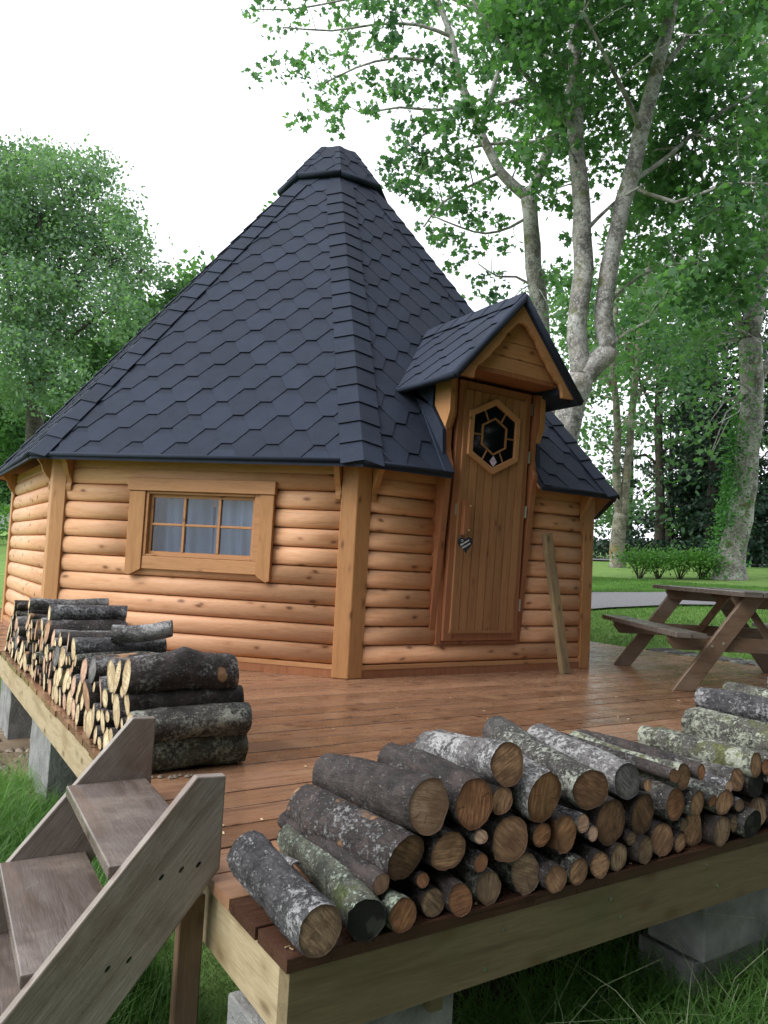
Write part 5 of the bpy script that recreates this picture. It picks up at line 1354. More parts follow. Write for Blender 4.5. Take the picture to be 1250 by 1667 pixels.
   (19.41,17.62,9.9,0.89,0.8),(17.38,16.25,9.36,0.82,0.8),(22.3,16.85,9.19,1.03,0.8),(22.11,17.33,8.81,1.04,0.8),(23.63,15.72,8.54,0.91,0.8),
   (21.72,14.12,7.99,0.83,0.8),(19.41,16.1,5.23,0.71,0.6),(20.3,16.99,5.65,0.75,0.6),(19.87,14.85,5.51,0.69,0.6),(21.77,16.59,6.2,0.76,0.6),
   (18.86,15.93,3.72,0.7,0.7),(18.3,15.55,3.4,0.68,0.7),(22.48,18.25,3.11,0.81,0.7),(22.53,18.37,3.03,0.81,0.7),(21.24,16.32,3.47,0.66,0.5),
   (19.56,14.63,3.15,0.6,0.5),(18.93,18.42,11.17,0.91,0.7),(19.53,19.08,11.73,0.94,0.7),(21.6,16.54,12.21,1.13,0.8),(20.62,15.44,11.47,1.07,0.8),
  ]),
 'back_b': (
  [
   [(25.77,17.24,1.9,0.244),(25.7,17.2,3.0,0.195),(25.54,17.12,5.19,0.171),(25.39,17.05,7.37,0.146),(25.26,16.96,9.56,0.122),(25.14,16.88,11.51,0.098),(25.03,16.8,13.46,0.049)],
   [(25.43,17.08,6.64,0.059),(25.84,16.78,7.16,0.049),(26.16,16.58,6.93,0.037)],
   [(25.33,17.03,8.1,0.059),(24.9,17.27,8.56,0.049),(24.71,17.4,8.43,0.037)],
   [(25.22,16.95,10.05,0.059),(25.55,16.68,10.8,0.049),(25.87,16.48,10.58,0.037)],
  ],
  [
   (26.62,17.76,8.79,0.97,0.8),(26.52,17.72,9.0,0.97,0.8),(24.45,16.82,8.43,0.91,0.8),(23.82,15.77,9.56,0.87,0.8),(25.31,16.47,9.99,0.92,0.8),
   (26.01,17.41,10.18,0.95,0.8),(26.52,17.56,7.45,0.96,0.9),(26.16,17.22,7.09,0.94,0.9),(27.66,17.83,7.5,0.98,0.9),(26.85,17.59,5.64,0.86,0.8),
   (25.1,16.56,5.77,0.81,0.8),(26.91,18.16,6.05,0.87,0.8),(25.7,17.44,4.28,0.84,0.7),(25.11,16.78,4.14,0.81,0.7),(26.78,17.97,4.25,0.87,0.7),
   (24.53,15.58,3.82,0.87,1),(25.01,15.83,3.94,0.88,1),(24.72,15.75,4.16,0.88,1),(25.69,16.58,2.96,0.77,0.9),(25.99,16.89,3.07,0.78,0.9),
   (24.81,15.99,3.07,0.74,0.9),(27.94,17.43,6.02,0.98,1),(24.88,15.72,5.45,0.88,1),(27.52,17.14,6.07,0.96,1),(23.55,16.07,6.64,0.5,0.5),
   (26.75,18.4,7.11,0.57,0.5),(24.63,17.12,6.75,0.53,0.5),(25.04,16.62,11.6,0.97,0.8),(25.28,16.66,11.43,0.97,0.8),(26.77,17.81,12.36,1.03,0.8),
  ]),
 'left_big': (
  [
   [(4.48,35.64,3.41,0.47),(4.32,35.61,5.06,0.415),(4.21,35.57,6.44,0.359),(4.17,35.54,7.27,0.359)],
   [(4.18,35.54,7.13,0.249),(3.78,35.68,8.63,0.18),(3.28,35.87,10.26,0.138),(2.8,36.05,11.89,0.111),(2.42,36.15,13.8,0.083)],
   [(4.18,35.54,7.13,0.249),(4.18,35.4,8.93,0.207),(4.07,35.32,10.86,0.166),(3.8,35.32,13.06,0.124),(3.69,35.21,15.26,0.083)],
   [(4.19,35.5,7.55,0.221),(4.52,35.15,9.23,0.166),(4.86,34.81,10.91,0.138),(5.3,34.38,12.6,0.111),(5.98,33.81,14.3,0.083)],
   [(4.22,35.46,7.82,0.166),(4.85,34.92,9.52,0.124),(5.8,34.21,10.69,0.097),(6.87,33.43,11.86,0.069),(7.69,32.79,13.3,0.055)],
   [(4.11,35.33,10.31,0.111),(4.51,34.92,12.27,0.094),(4.59,34.72,14.21,0.083),(4.55,34.59,16.15,0.055)],
   [(3.78,35.68,8.63,0.111),(3.11,36.05,9.42,0.083),(2.1,36.62,10.46,0.055)],
  ],
  [
   (2.34,37.42,18.14,1.58,0.9),(2.17,37.1,17.97,1.56,0.9),(2.18,34.92,16.49,1.48,0.9),(3.65,32.75,16.6,1.17,0.85),(4.35,34.87,17.52,1.25,0.85),
   (4.33,39.09,19.93,1.39,0.85),(5.84,36.27,18.49,1.41,0.9),(5.44,34.24,17.39,1.34,0.9),(5.95,35.31,17.96,1.38,0.9),(6.74,34.95,16.26,1.1,0.85),
   (6.33,32.39,15.65,1.02,0.85),(6.38,33.07,15.53,1.04,0.85),(6.53,29.61,13.36,0.75,0.85),(8.25,36.63,16.14,0.92,0.85),(6.4,29.82,13.3,0.75,0.85),
   (8.49,36.65,15.02,0.74,0.8),(7.27,31.68,13.08,0.64,0.8),(7.63,32.43,13.32,0.66,0.8),(3.72,36.45,16.15,1.57,0.8),(4.38,39.09,18.21,1.69,0.8),
   (3.49,36.65,16.81,1.57,0.8),(5.09,33.65,14.85,1.49,0.8),(5.4,34.71,15.64,1.54,0.8),(5.34,36.59,15.85,1.61,0.8),(7.28,36.57,14.93,1.2,0.8),
   (6.8,36.29,14.74,1.19,0.8),(6.91,36.46,15.42,1.2,0.8),(8.21,37.47,14.3,0.75,0.8),(7.55,33.49,12.94,0.67,0.8),(6.79,30.37,11.73,0.61,0.8),
   (2.83,36.52,14.89,1.55,0.85),(2.72,38.78,16.09,1.63,0.85),(3.42,40.62,16.76,1.72,0.85),(4.19,33.1,13.49,1.45,0.75),(4.19,34.63,13.54,1.5,0.75),
   (4.54,36.91,14.92,1.6,0.75),(5.5,32.52,12.59,1.32,0.7),(6.0,38.25,14.06,1.53,0.7),(5.43,34.17,13.47,1.38,0.7),(2.74,31.5,11.41,1.22,0.75),
   (3.54,40.5,14.62,1.56,0.75),(2.55,32.89,12.2,1.27,0.75),(3.68,31.91,10.91,1.26,0.7),(4.89,39.75,13.86,1.56,0.7),(3.71,32.03,10.84,1.26,0.7),
   (7.86,37.9,13.64,1.4,0.75),(5.85,28.94,10.43,1.08,0.75),(6.0,29.36,10.52,1.1,0.75),(8.23,37.43,13.04,0.87,0.7),(6.97,30.18,10.63,0.71,0.7),
   (6.91,30.99,10.88,0.73,0.7),(3.27,30.92,8.44,0.97,0.7),(3.66,33.64,9.02,1.05,0.7),(4.52,37.45,10.09,1.17,0.7),(3.37,36.21,7.11,1.11,0.8),
   (3.71,36.35,7.2,1.12,0.8),(3.56,38.98,7.94,1.19,0.8),(5.21,38.94,7.73,1.03,0.7),(3.93,30.96,6.77,0.83,0.7),(3.88,32.08,6.85,0.85,0.7),
   (4.65,32.51,8.63,0.88,0.7),(5.46,35.46,9.19,0.96,0.7),(4.75,32.69,8.88,0.89,0.7),(5.82,37.38,13.08,1.35,0.8),(4.58,32.1,11.51,1.16,0.8),
   (5.69,38.41,13.32,1.38,0.8),(3.58,37.73,11.79,1.16,0.8),(3.69,39.93,12.72,1.23,0.8),(3.13,34.72,11.12,1.07,0.8),(3.51,38.14,11.28,1.47,0.75),
   (3.32,36.22,11.18,1.4,0.75),(3.14,38.02,10.93,1.45,0.75),(4.09,32.13,9.57,1.14,0.65),(4.73,34.46,10.12,1.23,0.65),(5.45,38.66,11.24,1.37,0.65),
   (6.03,35.11,11.5,1.14,0.55),(6.13,35.56,11.12,1.15,0.55),(5.24,32.42,10.38,1.05,0.55),(7.21,37.07,11.59,1.21,0.6),(6.22,29.81,9.32,0.99,0.6),
   (6.11,29.73,9.48,0.99,0.6),(2.59,31.39,8.02,1.21,0.8),(2.66,31.48,8.19,1.21,0.8),(2.74,32.53,8.15,1.25,0.8),(5.75,37.9,8.78,1.2,0.6),
   (4.6,30.53,7.57,0.98,0.6),(4.45,30.13,7.14,0.96,0.6),(3.55,37.78,18.97,0.89,0.6),(3.57,38.95,19.44,0.91,0.6),(3.8,37.71,19.26,0.89,0.6),
   (2.7,38.92,16.55,1.49,0.9),(1.77,34.1,14.71,1.3,0.9),(2.35,35.46,15.56,1.36,0.9),(0.89,33.39,14.83,1.76,0.9),(0.86,38.96,17.96,2.04,0.9),
   (1.49,35.33,16.29,1.88,0.9),(0.77,34.82,12.93,1.82,0.9),(0.86,37.52,14.01,1.95,0.9),(1.5,40.16,14.42,2.1,0.9),(1.47,34.51,9.13,1.81,0.8),
   (1.41,34.54,10.0,1.81,0.8),(1.22,36.07,9.55,1.88,0.8),(4.56,39.59,20.43,0.5,0.5),(4.53,39.15,20.08,0.5,0.5),(3.55,31.04,16.25,0.4,0.5),
   (4.17,37.96,15.94,1.49,0.8),(3.44,35.87,14.42,1.4,0.8),(3.81,37.62,15.57,1.47,0.8),(8.27,33.28,13.63,0.28,0.5),(9.01,36.21,14.59,0.31,0.5),
   (8.21,32.96,13.49,0.28,0.5),(5.92,28.72,13.23,0.63,0.7),(5.87,29.08,13.52,0.63,0.7),(7.04,34.32,15.29,0.74,0.7),
  ]),
 'left_low': (
  [
   [(6.43,41.5,3.94,0.358),(6.19,41.47,6.21,0.293),(5.98,41.45,8.15,0.26),(5.64,41.52,10.08,0.195),(5.78,41.3,11.71,0.13),(5.79,41.17,13.34,0.098)],
   [(6.06,41.48,7.17,0.163),(6.56,41.03,8.83,0.13),(7.41,40.37,10.19,0.098),(8.42,39.64,11.23,0.065)],
   [(6.01,41.44,8.15,0.13),(5.17,41.9,9.07,0.098),(4.14,42.5,9.98,0.065)],
  ],
  [
   (7.74,41.3,10.85,1.5,0.9),(7.23,40.59,9.82,1.47,0.9),(6.95,39.3,9.96,1.42,0.9),(8.12,38.19,10.62,1.41,0.9),(8.46,36.97,10.48,1.38,0.9),
   (9.58,42.31,11.65,1.57,0.9),(10.26,42.6,13.87,1.42,0.9),(10.58,41.95,13.21,1.41,0.9),(9.51,38.49,12.26,1.29,0.9),(10.09,36.15,13.13,1.08,0.85),
   (10.48,37.05,13.92,1.11,0.85),(10.24,35.52,13.42,1.07,0.85),(10.36,34.94,14.24,0.85,0.8),(11.22,36.61,14.51,0.89,0.8),(12.51,41.24,16.38,1.0,0.8),
   (11.64,36.3,15.26,0.57,0.6),(11.75,36.34,15.3,0.58,0.6),(11.6,36.37,15.54,0.57,0.6),(6.93,42.46,8.66,1.51,0.9),(6.25,39.12,8.39,1.4,0.9),
   (7.22,43.48,9.15,1.55,0.9),(5.29,42.98,7.08,1.66,0.9),(5.54,45.57,6.95,1.75,0.9),(5.21,44.48,6.74,1.71,0.9),(3.6,41.9,6.93,1.74,0.9),
   (3.69,42.1,6.64,1.75,0.9),(3.38,41.46,6.52,1.72,0.9),(3.64,42.23,8.86,1.6,0.9),(3.96,44.38,8.8,1.68,0.9),(3.71,46.95,9.29,1.77,0.9),
   (6.75,36.45,10.42,1.18,0.8),(7.97,42.87,11.84,1.38,0.8),(8.57,43.46,12.47,1.41,0.8),(11.27,38.81,13.58,1.0,0.8),(10.62,35.94,12.65,0.93,0.8),
   (10.96,37.33,12.94,0.96,0.8),(2.47,44.49,8.49,1.98,0.9),(2.14,39.62,7.12,1.77,0.9),(2.87,43.99,8.44,1.97,0.9),(8.41,35.61,12.29,0.89,0.8),
   (10.17,42.7,14.82,1.07,0.8),(9.26,39.55,13.68,0.99,0.8),(10.35,37.62,11.3,1.28,0.9),(9.51,34.5,10.72,1.18,0.9),(11.14,40.02,12.07,1.36,0.9),
   (8.17,37.7,9.25,1.24,0.9),(7.76,37.22,8.84,1.22,0.9),(8.37,39.13,9.59,1.28,0.9),
  ]),
 'left_far': (
  [
   [(5.51,48.24,1.66,0.293),(5.27,48.16,4.57,0.256),(4.98,48.12,7.49,0.183),(4.71,48.12,9.67,0.11)],
   [(5.22,48.14,5.3,0.146),(6.02,47.5,6.82,0.11),(6.88,46.88,7.6,0.073)],
  ],
  [
   (5.05,48.99,5.84,1.48,1),(4.78,46.97,5.87,1.42,1),(4.81,45.48,5.66,1.38,1),(6.1,47.42,5.69,1.46,1),(6.06,46.95,5.39,1.45,1),
   (6.15,46.6,6.08,1.44,1),(7.23,45.43,6.63,1.43,1),(6.71,44.18,6.61,1.38,1),(7.25,48.91,7.45,1.52,1),(4.49,47.3,3.9,1.42,1),
   (4.75,47.75,4.37,1.44,1),(4.78,47.52,4.18,1.44,1),(3.26,49.43,5.72,2.2,1),(2.85,49.7,5.61,2.2,1),(3.83,50.76,4.71,2.26,1),
   (8.55,47.48,8.94,1.51,1),(7.85,44.15,7.77,1.41,1),(8.28,45.41,8.34,1.45,1),
  ]),
 'beyond_roof': (
  [
   [(12.1,25.76,5.81,0.195),(11.83,25.66,9.21,0.146),(11.49,25.65,12.12,0.098),(11.11,25.72,14.3,0.049)],
   [(11.49,25.65,12.12,0.061),(10.87,25.94,13.55,0.049),(10.69,25.98,14.52,0.029)],
  ],
  [
   (10.59,25.14,14.39,0.33,0.45),(10.95,26.13,14.68,0.34,0.45),(11.21,25.96,14.51,0.39,0.5),(10.9,25.35,13.99,0.38,0.5),(11.53,25.58,13.13,0.73,0.7),
   (11.46,25.25,13.0,0.72,0.7),(12.05,25.5,11.36,1.22,0.8),(11.81,24.73,11.44,1.19,0.8),(12.22,25.59,8.85,1.47,0.8),(11.76,25.38,9.01,1.45,0.8),
  ]),
}

# ------------------------------------------------------------------ trees
def rand_unit(n):
    v = rng.normal(size=(n, 3)); return v / np.linalg.norm(v, axis=1)[:, None]

MAPLE = np.array([(0, 0), (.22, .12), (.50, .10), (.34, .36), (.46, .66), (.18, .62), (0, 1.0), (-.18, .62), (-.46, .66), (-.34, .36), (-.50, .10), (-.22, .12)])
SIMPLE = np.array([(0, 0), (.32, .38), (.18, .74), (0, 1.0), (-.18, .74), (-.32, .38)])
DIAMOND = np.array([(0, 0), (.36, .45), (0, 1.0), (-.36, .45)])
def leaf_soup(cent, size, shape, up=.6, droop=.5, fold=.18):
    """One polygon per leaf; cent (n,3)."""
    n = len(cent); k = len(shape)
    nrm = rand_unit(n) * .75 + np.array([0, 0, up]); nrm /= np.linalg.norm(nrm, axis=1)[:, None]
    t = rand_unit(n) - np.array([0, 0, droop]); t -= (t * nrm).sum(1)[:, None] * nrm; t /= np.linalg.norm(t, axis=1)[:, None]
    s = np.cross(nrm, t)
    sz = size * rng.uniform(.6, 1.25, n)
    out = np.empty((n, k, 3))
    for j, (a, b) in enumerate(shape):
        out[:, j] = cent + (s * (a * sz)[:, None]) + (t * ((b - .3) * sz)[:, None]) - nrm * (fold * abs(a) * sz)[:, None]
    return out.reshape(-1, 3)

def limb_samples(limbs):
    P = []
    for l in limbs:
        for a, b in zip(l[:-1], l[1:]):
            for t in (0, .33, .66): P.append([a[i] + (b[i] - a[i]) * t for i in range(4)])
        P.append(list(l[-1]))
    return np.array(P)

def smooth_limb(l, step=.35):
    """Subdivide and roughen a limb so it is not a chain of straight tubes."""
    pts = [Vector(p[:3]) for p in l]; rad = [p[3] for p in l]; out = []; ro = []
    for i in range(len(pts) - 1):
        p0 = pts[max(i - 1, 0)]; p1 = pts[i]; p2 = pts[i + 1]; p3 = pts[min(i + 2, len(pts) - 1)]
        n = max(2, int((p2 - p1).length / step))
        for k in range(n):
            t = k / n
            q = .5 * ((2 * p1) + (p2 - p0) * t + (2 * p0 - 5 * p1 + 4 * p2 - p3) * t * t + (3 * p1 - p0 - 3 * p2 + p3) * t ** 3)
            r = rad[i] + (rad[i + 1] - rad[i]) * t
            q += Vector(noise.noise_vector(q * 1.7)) * r * .25
            out.append(q); ro.append(r * (1 + .10 * noise.noise(q * 3.1)))
    out.append(pts[-1]); ro.append(rad[-1])
    return out, ro

def build_tree(key, name, label, cat, trunk_mat, lm, leaf_size, shape, per, cluster=.16, sub=13, group=None, tk=1.0):
    limbs, blobs = TREES[key]
    b = limbs[0][0]
    root = empty(name, (b[0], b[1], b[2]), 0, label, cat, group)
    inv = Matrix.Translation((-b[0], -b[1], -b[2]))
    mt = MB(); gz = ground_h(b[0], b[1])
    for i, l in enumerate(limbs):
        pts, rad = smooth_limb(l)
        if i == 0:
            if pts[0].z > gz - .1:
                pts = [Vector((pts[0].x, pts[0].y, gz - .3))] + pts; rad = [rad[0] * 1.15] + rad
        rad = [q * tk for q in rad]
        mt.tube(pts, rad, 14 if i < 3 else 7)
    put('trunk', mt.me('trunk', trunk_mat, True), root, inv)
    LS = limb_samples(limbs[1:] if len(limbs) > 1 else limbs)
    mtw = MB(); cents = []; rg = random.Random(hash(key) % 1000 if False else len(key) * 77)
    for (x, y, z, r, den) in blobs:
        c = np.array((x, y, z))
        d = np.linalg.norm(LS[:, :3] - c, axis=1); j = int(np.argmin(d + LS[:, 3] * -1.0))
        a = LS[j]
        if d[j] > .15:
            st_ = Vector(a[:3]); en = Vector((x, y, z)); mid = (st_ + en) / 2 + Vector((rg.uniform(-.2, .2), rg.uniform(-.2, .2), rg.uniform(-.1, .3))) * min(1.0, d[j])
            r0 = min(a[3] * .5, .012 + .010 * d[j])
            mtw.tube([st_, (st_ + mid) / 2 + Vector((0, 0, .04)), mid, en], [r0, r0 * .7, r0 * .5, r0 * .25], 4, False)
        n = max(2, int(den * sub * (r / .6) ** 2))
        u = rand_unit(n) * (rng.random(n) ** .45)[:, None] * r * np.array([1, 1, .85])
        for k in range(n):
            sc = c + u[k]
            if k % 2 == 0:
                s_ = Vector((x, y, z)); e_ = Vector(sc); m_ = (s_ + e_) / 2 + Vector((0, 0, .08 * r))
                mtw.tube([s_, m_, e_], [.0045, .0035, .002], 3, False)
            m = max(3, int(per * rng.uniform(.5, 1.4)))
            cents.append(sc + rng.normal(size=(m, 3)) * np.array([cluster, cluster, cluster * .6]))
    put('twigs', mtw.me('twigs', trunk_mat), root, inv)
    C_ = np.concatenate(cents)
    me = big_mesh('crown', leaf_soup(C_, leaf_size, shape) - np.array(b[:3]), len(shape), lm)
    put('crown', me, root)
    return root, len(C_)

cnts = {}
def T(*a, **k):
    r, n = build_tree(*a, **k); cnts[a[0]] = n; return r
T('twin', 'maple_tree', 'large maple behind the cabin, trunk forking into two pale lichened stems', 'tree', M['trunk_grey'], M['leaf_big'], .132, MAPLE, 13, .135, 17, tk=.78)
T('slender', 'maple_tree', 'slender maple whose thin branches reach left over the roof, open sky behind', 'tree', M['trunk_grey'], M['leaf_slim'], .130, MAPLE, 13, .11, 26)
ivy_tree = T('ivy', 'maple_tree', 'thick grey-trunked tree with ivy climbing it, at the right picture edge', 'tree', M['trunk_grey'], M['leaf_mid'], .125, MAPLE, 11, .2, 14, tk=.80)
T('mossy', 'sycamore_tree', 'tree of two slim mossy stems standing on the lawn right of the cabin', 'tree', M['trunk_moss'], M['leaf_mid'], .15, SIMPLE, 13, .26, 15)
T('back_a', 'woodland_tree', 'dark straight tree behind the shrubs, the left of two dark stems', 'tree', M['trunk_dark'], M['leaf_mid'], .22, SIMPLE, 13, .34, 11)
T('back_b', 'conifer_tree', 'dark conifer behind the shrubs, the right of two dark stems', 'tree', M['trunk_dark'], M['leaf_dark'], .24, SIMPLE, 14, .32, 13)
T('left_big', 'round_tree', 'large round-crowned tree left of the cabin roof', 'tree', M['trunk_dark'], M['leaf_left'], .20, SIMPLE, 26, .36, 5.5)
T('left_low', 'round_tree', 'lower darker tree between the round tree and the roof slope', 'tree', M['trunk_dark'], M['leaf_mid'], .36, SIMPLE, 13, .5, 5)
T('left_far', 'woodland_tree', 'dense tree low at the left edge behind the eave', 'tree', M['trunk_dark'], M['leaf_mid'], .38, SIMPLE, 13, .5, 5)
T('beyond_roof', 'woodland_tree', 'treetop just showing left of the chimney cap', 'tree', M['trunk_dark'], M['leaf_mid'], .2, SIMPLE, 8, .25, 6)

# ivy on the right trunk
l0 = TREES['ivy'][0][0]; pts, rad = smooth_limb(l0, .12)
cs = []
camx = Vector((cam.matrix_world.col[0][0], cam.matrix_world.col[0][1], 0)).normalized()
for p, r in zip(pts, rad):
    h = p.z - pts[0].z
    if h > 3.9: break
    n = int(150 * (1 - abs(h - 1.8) / 2.6))
    for i in range(max(n, 8)):
        a = rng.normal(0, .75); d_ = (-camx * math.cos(a) + Vector((-camx.y, camx.x, 0)) * -math.sin(a))
        q = p + d_ * (r + abs(rng.normal(0, .09)) + .02) + Vector((0, 0, rng.uniform(-.06, .06)))
        cs.append(tuple(q))
put('ivy', big_mesh('ivy', leaf_soup(np.array(cs), .075, SIMPLE) - np.array(tuple(ivy_tree.location)), len(SIMPLE), M['ivy']), ivy_tree)

# conifers forming the dark backdrop, each with its own trunk
def conifer(x, y, h, rad_, label, seed, dens=1.0, base=.4):
    z = ground_h(x, y); root = empty('conifer_tree', (x, y, z), 0, label, 'conifer', 'dark conifers behind the lawn')
    MB().tube([(0, 0, -.3), (.05, 0, h * .5), (0, .05, h)], [.22, .14, .03], 8).put('trunk', M['trunk_dark'], root)
    rg = np.random.default_rng(seed); cs = []; br = MB()
    for i in range(int(h * 9 * dens)):
        zz = base + (h - base) * (rg.random() ** 1.15); a = rg.uniform(0, 6.28); L = rad_ * (1 - zz / h) ** .7 * rg.uniform(.6, 1.15) + .3
        d_ = np.array([math.cos(a), math.sin(a), 0]); p0 = np.array([0, 0, zz]); tip = p0 + d_ * L + np.array([0, 0, -.22 * L])
        if i % 2 == 0: br.tube([tuple(p0), tuple(p0 + d_ * L * .5 + np.array([0, 0, .02])), tuple(tip)], [.03, .02, .008], 3, False)
        m = int(46 * L)
        t = rg.random(m) ** .7
        q = p0 + d_ * (L * t)[:, None] + np.array([0, 0, -.22]) * (L * t * t)[:, None] + rg.normal(size=(m, 3)) * np.array([.18, .18, .10]) - np.array([0, 0, .10]) * rg.random(m)[:, None]
        cs.append(q)
    br.put('branches', M['trunk_dark'], root)
    put('foliage', big_mesh('foliage', leaf_soup(np.concatenate(cs), .17, DIAMOND, .3, 1.0), 4, M['leaf_dark']), root)
def ray_xy(px, d):
    """Ground position for a bearing (degrees right of +Y) and a distance from the steps."""
    a = R(px); return (-.72 + d * math.sin(a), -1.36 + d * math.cos(a))
con = [(46.5, 30, 5.5, 1.7, 'short dark conifer just right of the cabin eave', .5), (50.8, 33, 7.5, 2.0, 'thin dark conifer seen between the two mossy stems', .4), (53.6, 31, 5.0, 1.8, 'low dark conifer behind the stump', .9),
       (56.3, 29, 9.5, 2.6, 'tall dense conifer left of the ivy trunk', 1.1), (58.2, 31, 11, 2.8, 'tall dense conifer behind the ivy trunk', 1.1), (60.6, 28, 10, 2.8, 'tall dense conifer right of the ivy trunk', 1.2),
       (63.2, 27, 9.5, 2.8, 'tall dense conifer at the right picture edge', 1.1), (65.8, 27, 10, 2.8, 'tall dense conifer beyond the right picture edge', 1.0)]
for i, (a, d, h, r_, lab, dn) in enumerate(con):
    x, y = ray_xy(a, d); conifer(x, y, h, r_, lab, 40 + i, dn, .3)

def hedge(name, pts, width, height, mat, label, leaf=.10, n_per=900, cat='hedge', parent=None):
    cs = []
    for a, b in zip(pts[:-1], pts[1:]):
        L = math.dist(a, b); n = int(L * n_per)
        t = rng.random(n); x = a[0] + (b[0] - a[0]) * t; y = a[1] + (b[1] - a[1]) * t
        dx, dy = (b[0] - a[0]) / L, (b[1] - a[1]) / L
        w = rng.uniform(-.5, .5, n) * width; hh = rng.random(n) ** .6 * height
        edge = rng.random(n) < .6
        w = np.where(edge, np.sign(w) * width * .5 * rng.uniform(.8, 1.05, n), w)
        for i in range(n):
            X, Y = x[i] - dy * w[i], y[i] + dx * w[i]
            cs.append((X, Y, ground_h(X, Y) + hh[i] * (1 + .15 * noise.noise(Vector((X, Y, 0))))))
    o = put(name, big_mesh(name, leaf_soup(np.array(cs), leaf, SIMPLE, .4), len(SIMPLE), mat))
    return tag(o, label, cat)
hedge('hedge', [ray_xy(43, 28), ray_xy(50, 27.5), ray_xy(55, 27)], 1.0, .75, M['leaf_dark'], 'dark clipped hedge at the back of the lawn right of the cabin', .17, 330)
hedge('hedge', [ray_xy(55.5, 27), ray_xy(61, 26.5), ray_xy(67, 26)], 1.6, .9, M['leaf_dark'], 'dark undergrowth under the conifers at the right', .2, 330)
hedge('hedge', [ray_xy(2.5, 44), ray_xy(12, 44)], 1.4, 2.1, M['leaf_bush'], 'bright green hedge at the far left beyond the cabin', .22, 260)
# four leafy shrubs on the lawn
shr = [(1040, (12.58, 9.15)), (1070, (12.91, 8.94)), (1105, (13.29, 8.69)), (1140, (13.67, 8.44))]
for i, (_, (x, y)) in enumerate(shr):
    z = ground_h(x, y); root = empty('shrub', (x, y, z), 0, 'green shrub on the lawn behind the picnic table, %s of four from left' % ['first', 'second', 'third', 'fourth'][i], 'shrub', 'row of leafy shrubs on the lawn')
    mb = MB(); cs = []
    rg = random.Random(90 + i)
    for k in range(9):
        a = rg.uniform(0, 6.28); L = rg.uniform(.10, .28); L *= 1.35; tip = Vector((math.cos(a) * L, math.sin(a) * L, rg.uniform(.30, .46)))
        mb.tube([(rg.uniform(-.03, .03), rg.uniform(-.03, .03), -.03), tip * .5 + Vector((0, 0, .04)), tip], [.014, .010, .005], 4)
        cs.append(rng.normal(size=(150, 3)) * np.array([.15, .15, .10]) + np.array(tuple(tip)) + np.array([0, 0, .03]))
    mb.put('stems', M['trunk_dark'], root)
    put('leaves', big_mesh('leaves', leaf_soup(np.concatenate(cs), .058, SIMPLE), len(SIMPLE), M['leaf_bush']), root)
# unseen dense trees, added behind and right of the viewer, shade the deck front
for i, (x, y, h, rr_) in enumerate([(-2.6, -7.6, 16, 3.6), (1.4, -6.8, 17, 3.8), (5.4, -6.2, 16, 3.8), (9.4, -4.6, 16, 4.0), (13.0, -1.5, 11, 3.6), (-6.5, -11.0, 10, 3.4), (-10.5, -11.5, 10, 3.6)]):
    z = ground_h(x, y); root = empty('woodland_tree', (x, y, z), 0, 'unseen dense tree added behind the viewer to shade the front of the deck, %s from left' % ordinal(i), 'tree', 'unseen trees added behind the viewer')
    MB().tube([(0, 0, -.3), (.1, 0, h * .5), (0, .1, h * .9)], [.22, .16, .04], 8).put('trunk', M['trunk_grey'], root)
    n = 16000; u = rand_unit(n) * (rng.random(n) ** .4)[:, None] * np.array([rr_, rr_, h * .47]); u[:, 2] += h * .52
    put('crown', big_mesh('crown', leaf_soup(u, .42, SIMPLE), len(SIMPLE), M['leaf_dark']), root)
# small things on the far lawn
x, y = 23.01 * .97, 15.49 * .97; z = ground_h(x, y)
tag(MB().tube([(x, y, z - .05), (x, y, z + .45), (x, y, z + .50)], [.24, .21, .17], 12).put('tree_stump', M['trunk_moss']), 'short pale tree stump behind the row of shrubs', 'stump')
x, y = 22.59, 12.2; z = ground_h(x, y)
o = empty('marker_post', (x, y, z), 0, 'small grey post with a white foot beside the far road at the right edge', 'post')
MB().box(-.11, .11, -.08, .08, .12, .42, .015).put('post_body', M['concrete'], o)
MB().box(-.20, .16, -.14, .12, -.02, .12).put('white_foot', M['chalk'], o)
x, y = 21.2, 17.8; z = ground_h(x, y)
tag(MB().tube([(x - 2.4, y + 1.6, z + .55), (x - 1, y + .7, z + .42), (x + .6, y - .5, z + .40), (x + 2.2, y - 1.6, z + .50)], [.12, .17, .18, .13], 10).put('fallen_trunk', M['trunk_moss']), 'fallen tree trunk lying in front of the hedge right of the cabin', 'log')
# caravan glimpsed beyond the left hedge
cvx, cvy = 4.1, 52.0; z = ground_h(cvx, cvy)
cv = empty('caravan', (cvx, cvy, z), R(8), 'white caravan glimpsed above the hedge at the far left edge', 'caravan')
MB().prism([(-3.2, .5), (3.0, .5), (3.3, 1.2), (2.9, 2.5), (2.3, 2.75), (-2.8, 2.75), (-3.3, 2.3), (-3.4, 1.1)], -1.1, 1.1, 'y').put('body', M['white'], cv)
for x in (-1.8, .2, 1.9): MB().box(x - .5, x + .5, -1.12, -1.10, 1.5, 2.1).put('window', M['glass_dark'], cv)
MB().tube([(-.5, -1.1, .35), (-.5, 1.1, .35)], .35, 12).put('wheel', M['glass_dark'], cv)

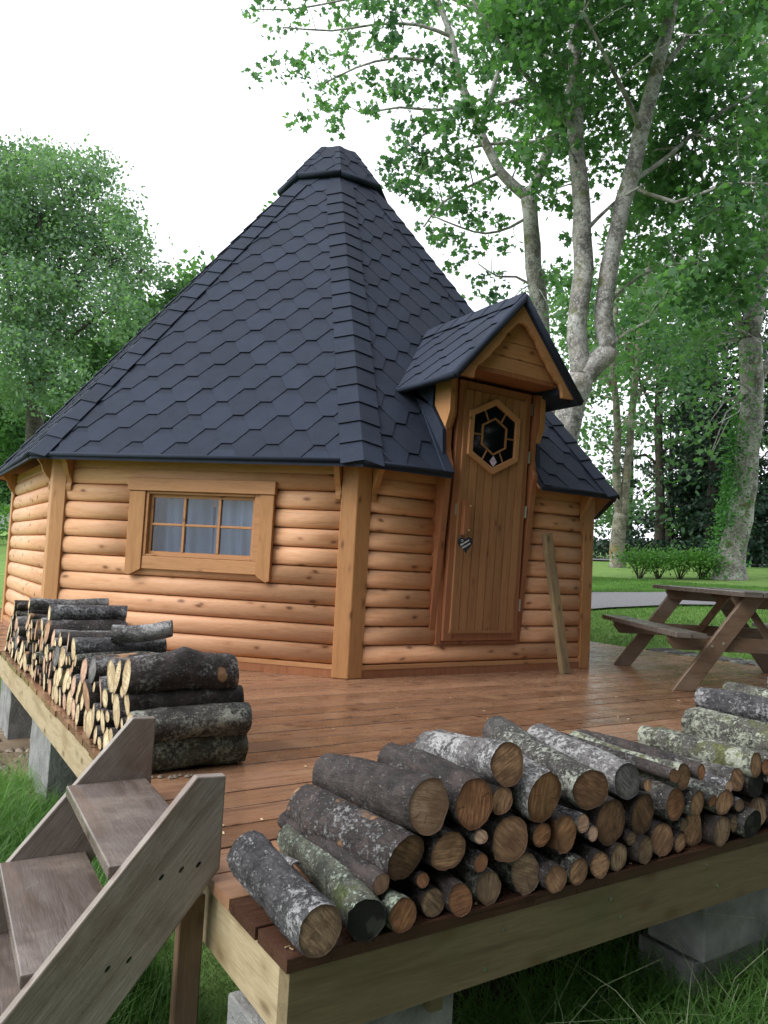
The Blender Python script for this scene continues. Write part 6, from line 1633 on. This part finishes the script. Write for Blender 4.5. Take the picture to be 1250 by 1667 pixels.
# ------------------------------------------------------------------ grass
def blades(n, xf, hmin, hmax, width, lean, segs=3):
    """Curved tapering blades as separate quads strips joined in one polygon soup of quads."""
    P = xf(n); n = len(P)
    a = rng.uniform(0, 2 * np.pi, n); h = rng.uniform(hmin, hmax, n) * (.6 + .6 * rng.random(n)); l = h * lean * rng.uniform(.2, 1.4, n)
    d = np.stack([np.cos(a), np.sin(a), np.zeros(n)], 1); s = np.stack([-np.sin(a), np.cos(a), np.zeros(n)], 1)
    lv = []
    for k in range(segs + 1):
        t = k / segs
        c = P + d * (l * t ** 1.8)[:, None]; c[:, 2] += h * (t - .28 * lean * t * t * t)
        w = width * (1 - t) ** .7 * .5 + .0004
        lv.append((c - s * w, c + s * w))
    return np.stack([np.stack(x, 1) for x in lv], 1), segs
def on_ground(x, y): return np.stack([x, y, np.array([ground_h(a, b) for a, b in zip(x, y)])], 1)
def clumpy(n, x0, x1, y0, y1, keep, f=2.3, th=-.15):
    x = rng.uniform(x0, x1, n); y = rng.uniform(y0, y1, n)
    m = np.array([keep(a, b) and noise.noise(Vector((a * f, b * f, 5))) > th * 1.0 - .25 * random.random() for a, b in zip(x, y)])
    return on_ground(x[m], y[m])
def grass(name, label_kind, n, region, keep, hmin, hmax, w, lean, mat, th=-.15):
    v, k = blades(n, lambda q: clumpy(q, *region, keep, 2.3, th), hmin, hmax, w, lean)
    put(name, strip_mesh(name, v, len(v), k, mat), kind='stuff')
grass('long_grass', 0, 26000, (-1.2, 3.4, -.45, .35), lambda x, y: True, .10, .26, .0045, .9, M['grass'], -.5)
grass('long_grass', 0, 5000, (.5, 6.0, .1, 1.6), lambda x, y: True, .06, .22, .0045, .9, M['grass'], -.1)
grass('long_grass', 0, 52000, (-2.0, .10, -.1, 3.4), lambda x, y: y < 2.9 or noise.noise(Vector((x * 3, y * 3, 2))) > .1, .10, .26, .0045, .8, M['grass'], -.6)
grass('long_grass', 0, 9000, (-1.6, .3, 3.2, 6.5), lambda x, y: abs(x) > .9 or y > 5.6 or noise.noise(Vector((x * 3, y * 3, 2))) > .35, .06, .20, .005, .8, M['grass'], -.2)
grass('dry_stalks', 0, 260, (-.6, 2.8, -.35, .2), lambda x, y: True, .22, .46, .0035, 1.1, M['grass_dry'], -.3)
def off_road(x, y):
    return True
grass('lawn_grass', 0, 150000, (6.0, 12.5, 1.0, 11.0), lambda x, y: abs((x - 8.75) * .76 + (y - 6.9) * .68 * 1.0 - (0)) > .95 or True, .018, .045, .006, .8, M['grass'], -.9)
print('leaf counts', cnts, 'tabs', tabs_total, 'objects', len(bpy.data.objects))
